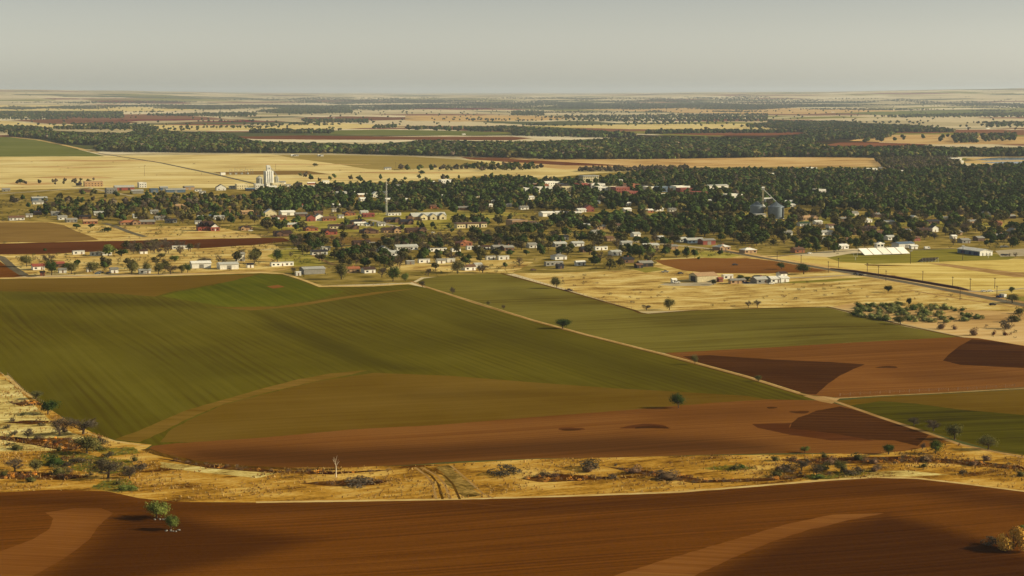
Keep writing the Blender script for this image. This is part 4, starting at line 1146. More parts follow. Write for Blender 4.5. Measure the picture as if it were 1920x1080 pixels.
# --- field house
o, x, y, s = big('field_house', 1849, 479.5, 'long white-roofed field house with dark blue side wall beside the turf', 'field house')
fw, fl, fh = 13.0, 33.0, 3.9
MB().box(-fw / 2, fw / 2, 0, fl, 0, fh).build('wall', P['w'], o)
MB().poly([(-fw / 2, 0, fh), (fw / 2, 0, fh), (0, 0, fh + 1.6), (-fw / 2, fl, fh), (fw / 2, fl, fh), (0, fl, fh + 1.6)], [(0, 1, 2), (5, 4, 3)]).build('gable', P['w'], o)
t = MB(); gable_roof(t, 0, fl, -fw / 2, fw / 2, fh, 1.6, .5)
MB().poly([(-q[1], q[0], q[2]) for q in t.v], t.f).build('roof', P['w'], o)
MB().box(-fw / 2 - .08, -fw / 2 - .01, .3, fl - .3, 0, fh - .5).build('side_panel', P['b'], o)
for k, (a, b) in enumerate(((3, 9), (13, 16), (22, 28))): MB().box(-fw / 2 - .14, -fw / 2 - .085, a, b, .3, 2.9).build('door', P['u'], o)
for cx in (-3.5, .5, 4.0): MB().box(cx - .6, cx + .6, -.06, 0, 0, 2.3).build('door', P['g'], o)
BLD.append((x, y + 15, 12, 22))

# --- goalposts
for px, py, lb in ((1604, 487.5, 'white goalpost at the grandstand end of the turf'), (1853, 484, 'white goalpost in front of the field house')):
    o, x, y, s = big('goalpost', px, py, lb, 'goalpost')
    o['group'] = 'goalposts of the sports field'
    MB().tube((0, 0, 0), (0, 0, 3), .14).build('post', P['w'], o)
    MB().tube((0, -2.8, 3), (0, 2.8, 3), .12).build('crossbar', P['w'], o)
    for q in (-2.8, 2.8): MB().tube((0, q, 3), (0, q, 6.6), .09).build('upright', P['w'], o)

# --- poles
def pole(px, py, top, light, lb):
    x, y, z = at(px, py)
    o = empty('light_pole' if light else 'power_pole', (x, y, z), GA + math.pi / 2 * (not light))
    tag(o, lb, 'pole', 'tall light poles round the turf' if light else 'utility poles along the highway')
    h = min(18, max(8, (py - top) / mpx(y)))
    MB().tube((0, 0, 0), (0, 0, h), .22, .15, 8).build('pole', P['wood'], o)
    MB().box(-1.3, 1.3, -.09, .09, h - 1.0, h - .75).build('crossarm', P['wood'], o)
    if light:
        for q in (-1.1, -.35, .35, 1.1): MB().box(q - .25, q + .25, -.5, -.1, h - .7, h - .2).build('lamp', P['s'], o)
    else:
        for q in (-1.1, 0, 1.1): MB().tube((q, 0, h - .75), (q, 0, h - .45), .07).build('insulator', P['g'], o)
    return o


for i, (px, py, tp) in enumerate(((1457, 490, 479), (1502, 496, 478), (1553, 511, 489), (1572, 502, 487), (1626, 512, 494), (1647, 518, 500), (1661, 527, 506), (1730, 528, 512), (1786, 539, 521), (1800, 562, 551), (1819, 544, 521), (1865, 541, 528), (1869, 557, 545))):
    pole(px, py, tp, False, ('wooden utility pole beside the highway, %s from the left' % ORD[i + 1]) if i else 'wooden utility pole beside the highway, leftmost')
for px, py, tp, lb in ((1707, 494.5, 469, 'tall light pole at the near edge of the turf in front of the grandstand'), (1805, 488, 459, 'tall light pole before the field house')): pole(px, py, tp, True, lb)
for px, py, tp, lb in ((1275, 313, 299, 'lone pole on the sandy meadow before the far wood'), (271, 330, 311, 'lone pole in the pale pasture left of the far road'), (645, 484, 470, 'wooden pole beside the tree clump left of the white gabled house'),
                       (902, 414, 404, 'pole beside the trees behind the flat-roofed apartments'), (517, 318, 307, 'pole in the pasture just behind the concrete elevator'), (742, 314, 304, 'dark pole at the pasture behind the radio mast'), (82, 518, 505, 'pole by the white house with red-brown roof')):
    pole(px, py, tp, False, lb)

# --- substation in the far pasture
o, x, y, s = big('substation', 424, 328, 'electrical substation with thin steel frames in the far pasture', 'substation')
MB().box(-9, -1, 0, 5, 0, 4).build('control_building', P['w'], o)
for k in range(5):
    cx = 6 + k * 9
    MB().tube((cx, 0, 0), (cx, 0, 9 + 3 * (k % 2)), .22, n=6).tube((cx + 4, 0, 0), (cx + 4, 0, 9), .22, n=6).tube((cx, 0, 8.5), (cx + 4, 0, 8.5), .2, n=6).build('frame', P['g'], o)
for k in range(4): MB().box(7 + k * 10, 10 + k * 10, 4, 7, 0, 3).build('transformer', P['s'], o)
BLD.append((x + 20, y, 40, 16))

# --- dark bank along the highway
x, y, _ = at(1558, 503.5)
ends = [at(*q) for q in ((1558, 503.6), (1600, 509.5), (1680, 521.5), (1750, 533), (1800, 541.5), (1819, 545))]
bk = MB(); n = len(ends)
for i, (x, y, z) in enumerate(ends):
    a = ends[min(i + 1, n - 1)]; b = ends[max(i - 1, 0)]
    d = Vector((a[0] - b[0], a[1] - b[1])).normalized(); q = Vector((-d.y, d.x))
    hh = 1.3 * (.3 if i in (0, n - 1) else 1)
    for w_, z_ in ((2.2, -.2), (.7, hh), (-.7, hh), (-2.2, -.2)): bk.v.append((x + q.x * w_, y + q.y * w_, z + z_))
for i in range(n - 1):
    for k in range(3): bk.f.append((i * 4 + k, i * 4 + k + 1, i * 4 + k + 5, i * 4 + k + 4))
tag(bk.build('earth_bank', P['earth']), kind='structure')


# --- vehicles
def car(px, py, rz, col, lb, kind='car'):
    x, y, z = at(px, py)
    o = empty({'car': 'parked_car', 'truck': 'pickup_truck', 'van': 'delivery_van'}[kind], (x, y, z), rz)
    tag(o, lb, {'car': 'car', 'truck': 'truck', 'van': 'van'}[kind], 'cars and trucks in and around town')
    L, Wd = (4.6, 1.8) if kind == 'car' else (5.6, 2.0)
    if kind == 'car': prof = [(-2.3, .35), (2.3, .35), (2.3, .8), (1.2, .95), (.6, 1.42), (-1.2, 1.42), (-1.9, .98), (-2.3, .9)]
    elif kind == 'truck': prof = [(-2.8, .45), (2.8, .45), (2.8, 1.1), (1.5, 1.15), (.9, 1.8), (-.5, 1.8), (-.6, 1.15), (-2.8, 1.15)]
    else: prof = [(-2.8, .4), (2.8, .4), (2.8, 1.2), (2.1, 2.3), (-2.8, 2.4)]
    b = MB(); n = len(prof)
    b.poly([(q[0], -Wd / 2, q[1]) for q in prof] + [(q[0], Wd / 2, q[1]) for q in prof], [tuple(range(n)), tuple(range(2 * n - 1, n - 1, -1))] + [((i + 1) % n, i, n + i, n + (i + 1) % n) for i in range(n)])
    b.build('body', P[col], o)
    zt = prof[4][1] if kind != 'van' else 2.2
    for sgn in (-1, 1):
        MB().poly([(q[0], sgn * (Wd / 2 + .015), q[1]) for q in ((-1.5 if kind == 'car' else (-.45 if kind == 'truck' else .6), .98 if kind == 'car' else 1.2), (1.1 if kind != 'van' else 2.2, .98 if kind == 'car' else 1.2), (.55 if kind != 'van' else 1.9, zt - .1), (-1.15 if kind == 'car' else (-.4 if kind == 'truck' else .6), zt - .1))],
                 [(0, 1, 2, 3) if sgn < 0 else (3, 2, 1, 0)]).build('side_window', P['glass'], o)
        for q in (-L * .31, L * .31): MB().tube((q, sgn * (Wd / 2 - .2), .34), (q, sgn * (Wd / 2 + .03), .34), .34, n=14).build('wheel', P['rubber'], o)
    return o


HWY = math.atan2(at(1720, 532)[1] - at(1560, 505)[1], at(1720, 532)[0] - at(1560, 505)[0])
car(1606, 515.5, HWY, 'k', 'dark pickup truck driving on the highway behind a second dark vehicle', 'truck')
car(1615, 516.8, HWY, 'k', 'dark car driving on the highway just ahead of the pickup', 'car')
car(1845, 547.5, .2, 'w', 'white car parked on the drive beside the highway, left of another', 'car')
car(1857, 547, .2, 'w', 'white car parked on the drive at the right edge of the pasture', 'car')
car(1880, 557.5, HWY + 3.14, 'w', 'white van passing on the highway near the right edge', 'van')
car(1873, 558, HWY, 'u', 'dark blue car on the highway beside the white van', 'car')
car(1861, 572.5, .1, 'k', 'dark car on the dirt drive below the highway', 'car')
car(1738, 467, .4, 'w', 'white van parked between grandstand and field house', 'van')
car(1881, 479, .4, 'k', 'dark car in the gravel car park, left one of two', 'car')
car(1888, 479.2, .4, 'k', 'dark car in the gravel car park, right one of two', 'car')
car(1880, 463.5, .4, 'w', 'white car beyond the gravel car park, left one of two', 'car')
car(1887, 463.3, .4, 'w', 'white car beyond the gravel car park, right one of two', 'car')
car(1518, 476, .6, 'w', 'white car parked by the orange house left of the grandstand', 'car')
car(1268, 531, .2, 'w', 'white pickup at the left end of the farm yard', 'truck')
car(1398, 531, .4, 'u', 'dark blue car parked in the farm yard', 'car')
car(1446, 533, .4, 'w', 'white car in front of the white farm buildings', 'car')
car(812, 437, .5, 'w', 'white car beside the rightmost dark-roofed big house', 'car')
car(183, 184 + 330, .3, 'b', 'blue car among the junk left of the low white barn', 'car')
car(188, 512, .3, 'g', 'grey pickup among the junk along the wheat field edge', 'truck')
car(204, 513, .9, 'k', 'dark car among the junk along the wheat field edge', 'car')
car(1247, 511, .3, 'g', 'grey pickup beside the brown field, left of the farm yard', 'truck')
car(1276, 513.5, .6, 'k', 'dark car in the scrap row beside the brown field', 'car')
car(560, 352, .3, 'r', 'red truck parked right of the concrete elevator', 'truck')
car(1000, 507, .5, 'n', 'brown car in the pasture below the grey mobile home', 'car')
car(1066, 545.8, .3, 'd', 'dark brown old truck body at the pasture corner', 'truck')
car(470, 433.5, .4, 'w', 'white car beside the tan hip-roofed house', 'car')
car(1378, 497.5, .3, 'k', 'dark tractor-like car at the top edge of the brown field', 'car')

# --- wire fence with wooden posts along the right-hand track, and a short one at the left edge
def fence(pts, step, lb, hp=1.3):
    c = []
    for i in range(len(pts) - 1):
        a, b = at(*pts[i]), at(*pts[i + 1])
        L = math.dist(a[:2], b[:2]); k = max(1, int(L / step))
        for j in range(k): c.append((a[0] + (b[0] - a[0]) * j / k, a[1] + (b[1] - a[1]) * j / k))
    c = [(q[0], q[1], float(T(*q))) for q in c]
    o = empty('wire_fence', c[0]); tag(o, lb, 'fence')
    ox = Vector(c[0])
    wr = MB()
    for i, q in enumerate(c[:95]):
        p = Vector(q) - ox
        MB().tube(p, p + Vector((rnd.uniform(-.05, .05), 0, hp * rnd.uniform(.9, 1.1))), .11, n=6).build('post', P['post'], o)
        if i:
            for zz in (.5, .9, 1.2): wr.tube(pr + Vector((0, 0, zz * hp / 1.3)), p + Vector((0, 0, zz * hp / 1.3)), .012, n=3, cap=False)
        pr = p
    wr.build('wire', P['g'], o)


fence([(1575, 742.5), (1650, 738), (1760, 733), (1920, 724)], 5, 'wire fence on pale posts along the track at the right edge')
fence([(940, 512), (1000, 528), (1060, 544), (1130, 564), (1192, 581)], 7, 'wire fence between the dry pasture and the green field')
fence([(14, 703), (44, 733), (95, 765)], 4, 'wire fence along the left corner of the big wheat field')
fence([(598, 536), (700, 535), (768, 531)], 6, 'wire fence behind the big wheat field below the orange-roofed house')
# ------------------------------------------------------------------ vegetation
def ico(sub):
    import bmesh
    bm = bmesh.new(); bmesh.ops.create_icosphere(bm, subdivisions=sub, radius=1)
    v = np.array([q.co[:] for q in bm.verts]); f = np.array([[w.index for w in q.verts] for q in bm.faces]); bm.free()
    return v, f


ICO = {k: ico(k) for k in (1, 2, 3)}


def unit(a): return a / np.maximum(np.linalg.norm(a, axis=-1, keepdims=True), 1e-9)


def crown(seed, ncl, nleaf, leaf, sub=2, core=.6, base=.22, wide=1.0, ragged=.5, asp=1.0, lo=.72, hi=1.12):
    """crown in a unit frame: radius about 1, height 0..1 (trunk below `base`); clumps of small leaf faces round lumpy cores"""
    r = np.random.RandomState(seed)
    cz, hz_ = (1 + base) / 2, (1 - base) / 2
    d = unit(r.normal(size=(ncl, 3))); d[:, 2] = d[:, 2] * .9 + .12
    rad = r.uniform(.35, .78, ncl)
    cc = d * rad[:, None] * np.array([wide, wide, 1])
    cc[:, 2] *= 1.0
    cr = r.uniform(.26, .46, ncl) * (1 + ragged * .4 * r.uniform(-1, 1, ncl))
    V, Q, Tt, col = [], [], [], []
    ci = r.choice(ncl, nleaf, p=cr ** 2 / (cr ** 2).sum())
    n = unit(r.normal(size=(nleaf, 3)) + np.array([0, 0, .25]))
    p = cc[ci] + n * (cr[ci] * r.uniform(lo, hi, nleaf))[:, None]
    nn = unit(n + r.normal(size=(nleaf, 3)) * .55)
    a = unit(np.cross(nn, r.normal(size=(nleaf, 3)))); b = np.cross(nn, a)
    sz = leaf * r.uniform(.6, 1.4, nleaf)[:, None]
    quad = np.stack([p - a * sz - b * sz * asp, p + a * sz - b * sz * asp * .7, p + a * sz * .8 + b * sz * asp, p - a * sz + b * sz * asp * .8], 1)
    V.append(quad.reshape(-1, 3)); Q.append(np.arange(nleaf * 4).reshape(-1, 4))
    sh = np.repeat(r.uniform(.72, 1.28, ncl)[ci] * r.uniform(.75, 1.25, nleaf), 4)
    col.append(sh)
    if core:
        iv, fi = ICO[sub]
        off = nleaf * 4
        if ncl <= 6 or sub == 1:
            nz = 1 + .22 * np.sin(iv[:, 0] * 4 + seed) * np.cos(iv[:, 1] * 5 + seed) + .12 * np.sin(iv[:, 2] * 7)
            V.append(iv * nz[:, None] * np.array([wide, wide, 1]) * core * 1.15); Tt.append(fi + off); col.append(np.full(len(iv), .9))
        else:
            for k in range(ncl):
                v = iv * (cr[k] * .88) * (1 + .15 * r.uniform(-1, 1, len(iv)))[:, None] + cc[k]
                V.append(v); Tt.append(fi + off); col.append(np.full(len(iv), r.uniform(.75, 1.1))); off += len(iv)
    V = np.concatenate(V)
    V = V * np.array([1, 1, hz_]) + np.array([0, 0, cz])
    V[:, 2] = np.maximum(V[:, 2], max(base * .5, .01) + .05 * np.abs(V[:, 0]))
    return V, Q[0], (np.concatenate(Tt) if Tt else None), np.concatenate(col)


GREEN = np.array([(.038, .058, .012), (.029, .046, .010), (.054, .072, .016), (.034, .054, .013)])
OLIVE = np.array([(.084, .078, .022), (.070, .066, .019), (.098, .086, .025), (.074, .062, .022)])
BARE = np.array([(.088, .070, .040), (.072, .060, .034), (.084, .064, .040)])
BRIGHT = np.array([(.100, .130, .026), (.120, .145, .030)])
PAL = {'green': GREEN, 'olive': OLIVE, 'bare': BARE, 'bright': BRIGHT, 'dark': np.array([(.024, .031, .009)]), 'teal': np.array([(.035, .06, .045)]),
       'sage': np.array([(.17, .175, .05), (.14, .15, .045)]), 'gold': np.array([(.66, .33, .045), (.58, .30, .05)]), 'redbrown': np.array([(.085, .032, .012)]), 'brown': np.array([(.14, .09, .045)])}


def crown_mesh(name, tpl, base):
    V, Q, Tt, sh = tpl
    return rawmesh(name, V, [Q] + ([Tt] if Tt is not None else []), M['leaf'], np.outer(sh, base))


def branches(seed, bare):
    """trunk and limbs in the same unit frame (x,y radius 1; z 0..1)"""
    r = random.Random(seed)
    mb = MB()
    top = Vector((r.uniform(-.1, .1), r.uniform(-.1, .1), .45))
    mb.tube((0, 0, -.05), (0, 0, .06), .11, .075, 7).tube((0, 0, .06), top, .075, .05, 7)
    def limb(p, d, L, rad, k):
        e = p + Vector((d.x * L, d.y * L, d.z * L * .45))
        mb.tube(p, e, rad, rad * .55, 5 if k else 6, cap=False)
        if k < (3 if bare else 1):
            for _ in range(3 if bare else 2):
                nd = (d + Vector((r.uniform(-.8, .8), r.uniform(-.8, .8), r.uniform(-.2, .7)))).normalized()
                limb(p + (e - p) * r.uniform(.55, 1), nd, L * .62, rad * .55, k + 1)
    for i in range(6 if bare else 5):
        a = i * 2.4 + r.uniform(-.3, .3)
        limb(Vector((0, 0, .12)) + (top - Vector((0, 0, .12))) * r.uniform(.2, 1), Vector((math.cos(a), math.sin(a), r.uniform(.5, 1.2))).normalized(), .62, .038, 0)
    return mb


MESH = {}
def variants():
    fineL = dict(ncl=22, nleaf=2900, leaf=.036, sub=2, ragged=1.3, wide=1.02, lo=.15, hi=1.3)
    midL = dict(ncl=11, nleaf=620, leaf=.09, sub=1, ragged=1.2, wide=1.05, lo=.6, hi=1.3)
    for kind, n in (('green', 6), ('olive', 5), ('bright', 2), ('dark', 2), ('teal', 1)):
        pal = PAL[kind]
        for i in range(n):
            core = 0.6 if kind != 'olive' else (.6 if i % 2 else 0)
            me = crown_mesh('crown', crown(100 + i * 7 + len(kind), core=core, base=.03 + .1 * (i % 3) / 2, **midL), pal[i % len(pal)])
            MESH.setdefault((kind, 0), []).append(me)
        for i in range(2):
            me = crown_mesh('crown', crown(300 + i * 5 + len(kind), core=0, base=.0 + .05 * i, **fineL), pal[i % len(pal)] * (1.5 if kind == 'olive' else 1.25 if kind == 'green' else 1.0))
            MESH.setdefault((kind, 1), []).append(me)
    for i in range(4):
        for lod, nl, lf in ((0, 340, .08), (1, 3000, .04)):
            me = crown_mesh('crown', crown(500 + i * 3 + lod, 12, nl, lf, core=0, base=.06, ragged=.9, asp=.3, lo=.1, hi=1.25), BARE[i % 3])
            MESH.setdefault(('bare', lod), []).append(me)
    for kind in ('green', 'olive', 'bare', 'gold', 'redbrown', 'brown', 'bright', 'sage'):
        for i in range(2):
            me = crown_mesh('crown', crown(700 + i * 3 + len(kind), 9, 2600 if kind in ('gold', 'bright') else 520, .045 if kind in ('gold', 'bright') else .065, sub=1, core=.5 if kind not in ('bare', 'gold') else 0, base=-.35, ragged=.9, asp=.6), PAL[kind][i % len(PAL[kind])])
            MESH.setdefault(('shrub_' + kind, 0), []).append(me)
    for i in range(4):
        for k, bare in (('full', False), ('bare', True)):
            mb = branches(i * 13 + bare, bare)
            me = bpy.data.meshes.new('trunk'); me.from_pydata(mb.v, [], mb.f); me.materials.append(P['bark'])
            MESH.setdefault(('trunk', k), []).append(me)


variants()
TN = {'green': 'leafy_tree', 'olive': 'thin_tree', 'bare': 'bare_tree', 'bright': 'leafy_tree', 'dark': 'leafy_tree', 'teal': 'leafy_tree'}
GRP = {'leafy_tree': 'leafy green trees of the town and farms', 'thin_tree': 'thin olive trees just coming into leaf', 'bare_tree': 'bare brown trees', 'shrub': 'shrubs and bushes'}
BARKCOL = {}


def tree(x, y, kind, h, w, label=None, lod=0, rz=None):
    z = float(T(x, y))
    shrub = kind.startswith('shrub')
    nm = 'shrub' if shrub else TN[kind]
    o = bpy.data.objects.new(nm, None); C.objects.link(o)
    o.location = (x, y, z); o.rotation_euler = (0, 0, rnd.uniform(0, 6.28) if rz is None else rz)
    o['category'] = 'shrub' if shrub else 'tree'
    o['group'] = GRP[nm]
    if label: o['label'] = label
    sc = (w / 2, w / 2, h)
    ms = MESH[(kind, 0 if shrub else lod)]
    c = bpy.data.objects.new('crown', rnd.choice(ms)); C.objects.link(c); c.parent = o; c.scale = sc
    if not shrub:
        t = bpy.data.objects.new('trunk', rnd.choice(MESH[('trunk', 'bare' if kind == 'bare' else 'full')])); C.objects.link(t); t.parent = o; t.scale = sc
    else:
        mb = MESH.get('stem')
        if mb is None:
            q = MB(); r = random.Random(3)
            for i in range(6):
                a = i * 1.05; q.tube((0, 0, 0), (math.cos(a) * .5, math.sin(a) * .5, .6), .03, .012, 4)
            mb = bpy.data.meshes.new('stems'); mb.from_pydata(q.v, [], q.f); mb.materials.append(P['bark']); MESH['stem'] = mb
        t = bpy.data.objects.new('stems', mb); C.objects.link(t); t.parent = o; t.scale = sc
    return o


# --- trees one can point at: px, py(base), height px, width px, kind, label
NAMED = '''
294|972|38|46|bright|bright green round tree standing in the foreground ploughed field, larger and left of two
321|994|34|27|bright|smaller green tree on a pale patch in the foreground ploughed field, right of two
1272|765|28|28|green|lone round green tree at the boundary of thin wheat and brown field
1055|616|19|30|green|wide dark bushy tree on the diagonal dirt track between the two wheat fields
1303|683|18|13|olive|thin pale tree beside the track where the brown triangle begins
1422|715|12|14|olive|small pale tree beside the track above the dark furrows
916|573|9|8|olive|tiny tree on the dirt track, upper one of two close together
944|580|9|8|bare|tiny bare tree on the dirt track, lower one of two close together
849|552|15|11|bare|small bare tree at the upper part of the dirt track
792|538|13|14|bare|bare round tree where the dirt track leaves the farmsteads
1043|541|22|20|olive|sparse olive tree at the dry pasture edge beside the dark old truck
1255|581|22|22|olive|olive tree on the field edge below the dry pasture
1212|582|13|18|bare|low bare tree at the pasture corner beside the green field
1403|577|14|12|bare|bare brown tree on the field edge, left of a pair
1420|577|16|13|bare|bare brown tree on the field edge, right of a pair
1754|851|28|26|green|green tree between brown field and creek grass near the track
1666|852|20|22|green|green tree on the edge of creek grass below the dark soil
1509|849|14|17|bright|small bright green tree behind the creek grass on the brown field edge
1577|886|22|28|olive|olive tree low in the creek thicket at the right
1853|843|27|36|olive|spreading olive tree beside the track at the lower right
1790|824|30|34|olive|pale feathery tree over the dark green wheat beside the track
1750|808|22|32|bare|faint leafless tree over the dark green wheat, middle of a row
1714|798|17|26|bare|faint leafless tree over the dark green wheat, left end of a row
1730|842|12|14|bare|small dark leafless tree at the creek edge beside the green tree
90|776|26|34|green|dark green round tree by the left corner of the big wheat field
68|748|16|24|olive|low olive tree at the left field fence
112|817|38|46|bare|large leafless tree in the creek grass at left, dense dark twigs
156|814|36|60|bare|widest leafless grey tree in the creek grass at left
163|850|34|52|olive|half leafed grey-green tree in front of the leafless pair
52|822|20|26|bare|small dark leafless tree at the left edge of the creek grass
28|884|26|42|bare|leafless tree beside the red gully at the left edge
66|886|25|26|olive|thin olive tree beside the red gully at the left edge
203|897|42|64|bare|broad leafless thicket tree in the middle of the left creek grass
243|897|26|34|bare|low leafless tree right of the thicket tree at left
1531|892|24|26|bare|small leafless tree in the right creek thicket
1503|882|22|30|bare|dark leafless tree in the right creek thicket
1507|514|20|26|green|dark round green tree by the highway above the white farm buildings
1465|505|13|15|green|small green tree at the corner of the brown field by the highway
1665|548|14|16|dark|dark round tree alone in the dry grass below the highway
1704|573|16|11|dark|dark upright tree at the upper edge of the olive thicket
1688|608|17|22|olive|olive tree at the field edge in front of the thicket
640|524|32|26|olive|tall thin olive tree on the lawn behind the big wheat field corner
737|528|28|26|green|tall green tree behind the field margin beside a row of bare ones
760|527|15|16|bright|low bright green tree at the top of the dirt track
716|520|22|22|bare|leafless tree left of the tall green tree at the field margin
803|517|16|14|bare|lone leafless tree in the grass behind the second wheat field
858|512|24|28|olive|broad olive tree at the head of the second wheat field
905|512|18|24|bare|leafless round tree beside small white house at the second wheat field
520|491|24|19|green|green tree directly behind the long white mobile home at the field edge
550|512|12|10|bare|tiny leafless tree at the bend of the wheat field edge
545|482|11|12|bare|small leafless tree on the lawn right of the mobile home
477|494|24|24|olive|olive tree at the right end of the low white barn
443|490|20|18|olive|olive tree behind the white two-storey farmhouse
384|500|20|28|bare|dark leafless tree left of the low white barn
97|516|28|24|green|tall dark green tree between the first houses at left
50|500|22|24|olive|olive tree left of the white house with red-brown roof
92|498|24|24|bare|leafless tree behind the tall dark green tree at left
125|506|14|18|green|green tree right of the tall dark one at left
134|514|22|20|olive|olive tree right of the first houses at left
175|512|22|26|olive|olive tree before the junk cars at the wheat field edge
247|514|24|24|olive|olive tree in the row above the wheat field, left end
275|512|20|18|olive|pale olive tree second in the row above the wheat field
297|514|22|20|olive|olive tree in the middle of the row above the wheat field
320|514|20|26|bare|leafless tree in the row above the wheat field
341|512|16|14|olive|small olive tree near the right end of the row above the wheat field
352|511|17|16|green|green tree at the right end of the row above the wheat field
203|480|20|26|bright|bright green tree beside the long white trailer
228|480|14|24|green|green tree just right of the bright green one by the trailer
300|486|10|18|olive|low round olive tree in the dry grass behind the tree row
328|491|12|18|bright|low bright green tree in the dry grass behind the tree row
202|435|9|20|green|low green tree on the track between olive fallow and pasture
170|428|8|14|green|low green tree at the corner of the olive fallow field
144|428|9|18|green|round green tree at the top edge of the olive fallow field
84|472|7|8|green|tiny green tree in the dark brown strip at left
38|344|9|12|green|lone dark green tree in the far left pasture
590|312|6|11|olive|small flat-topped tree in the olive pasture
790|327|8|11|green|round tree in the yellow pasture behind the treed town
899|510|10|10|bare|low leafless tree by the white house at the second wheat field
1288|484|22|14|green|upright dark green tree, left of three by the highway
1268|482|16|12|green|dark green tree left of the upright three by the highway
1303|483|18|14|green|dark upright green tree above the brown field
1350|479|12|12|green|small round green tree between white pavilion and highway
1220|484|24|18|bright|lighter green upright tree in the yards above the brown field
1388|525|10|16|green|green tree behind the farm yard, left of the teal hedge
1402|526|8|14|green|low green tree in the row behind the farm yard
1418|526|10|18|teal|blue-green tree behind the farm yard, left one
1434|526|10|20|teal|blue-green tree behind the farm yard, right one
1338|534|10|10|dark|dark pointed evergreen at the corner of the tan farm shed
1904|482|10|10|bare|low leafless tree right of the gravel car park
1893|481|7|6|bare|tiny leafless tree in the gravel car park edge
1897|549|12|12|green|green tree at the drive by the right edge
1898|568|16|26|olive|olive tree on the lawn below the highway at the right edge
1240|246|7|6|dark|single dark tree on the pale far fields above the wood
'''
NAMEDW = []
for ln in NAMED.strip().split('\n'):
    a = ln.split('|')
    px, py, hp, wp = map(float, a[:4])
    x, y, z = at(px, py); s = mpx(y)
    tree(x, y, a[4], hp / s * 1.02, wp / s * 1.1, a[5], 1 if py > 490 else 0)
    NAMEDW.append((x, y, wp / s / 2))

SHRUBS = '''
103|872|16|44|green|low green shrubs beside the gully in the left creek grass
945|889|18|62|bare|wide leafless brown shrub in the middle of the creek strip
1112|880|20|52|bare|leafless purple-brown shrub in the creek strip right of the middle
683|909|13|74|bare|long dark leafless shrub in the creek strip left of the grey crossing
1253|898|14|60|brown|brown shrub along the creek gully at centre right
1790|618|8|12|brown|small brown shrub at the field corner right of the thicket
1765|617|12|20|brown|leafless-looking brown shrub right of the olive thicket
1826|629|13|19|brown|rounded brown bush by the field edge at right
1863|628|8|9|redbrown|small dark red bush, left of two at right
1884|629|8|11|redbrown|small dark red bush, right of two at right
1891|617|20|30|bare|leafless bush behind the dark red bushes
1903|603|14|30|olive|olive bush at the right edge right of the thicket
1912|588|12|24|olive|upper olive bush at the right edge right of the thicket
1900|1030|46|60|gold|golden bush cut by the lower right edge
1914|994|10|24|bright|bright green shrub behind the golden bush at lower right
1856|1022|18|34|bare|faint leafless shrub left of the golden bush at lower right
186|824|8|10|redbrown|dark little bush where the track meets the creek at left
1378|880|9|20|olive|green shrub in the right half of the creek strip
1391|878|8|16|green|dark green shrub in the right half of the creek strip
1600|890|14|30|bare|leafless shrub at the right end of the creek thicket
1640|884|10|22|brown|brown shrub beyond the creek thicket at right
1480|886|14|26|bare|leafless shrub at the left end of the creek thicket
1556|872|14|24|brown|brown shrub behind the creek thicket
30|842|10|26|olive|olive shrub in the pale grass at the left edge
110|890|16|36|olive|olive shrub in front of the gully at left
150|868|12|40|bare|brown twiggy shrub in the left creek grass
264|880|16|26|bare|leafless shrub at the tip of the brown field
236|918|10|40|bright|low green weeds-like shrub at the foreground field edge, left
1535|897|9|30|bright|bright low shrub at the foreground field edge, right
1310|486|5|8|green|dark bush on the left upper edge of the brown field
'''
for ln in SHRUBS.strip().split('\n'):
    a = ln.split('|')
    px, py, hp, wp = map(float, a[:4])
    x, y, z = at(px, py); s = mpx(y)
    tree(x, y, 'shrub_' + a[4], hp / s * 1.1, wp / s * 1.15, a[5])

# --- scattered trees
EX = np.array([(a, b, c, d) for a, b, c, d in BLD])
WAYS = [pl for nme, mt, pl in FIELDS if nme in ('street', 'highway', 'sports_field', 'drive', 'farm_lane', 'yard', 'car_park', 'pond')]


class Grid:
    def __init__(s, r): s.r = r; s.d = {}
    def ok(s, x, y, r):
        i, j = int(x // s.r), int(y // s.r)
        for a in range(i - 1, i + 2):
            for b in range(j - 1, j + 2):
                for q in s.d.get((a, b), ()):
                    if (q[0] - x) ** 2 + (q[1] - y) ** 2 < r * r: return False
        return True
    def add(s, x, y): s.d.setdefault((int(x // s.r), int(y // s.r)), []).append((x, y))


GR = Grid(28)
for x, y, r in NAMEDW: GR.add(x, y)
rt = np.random.RandomState(8)


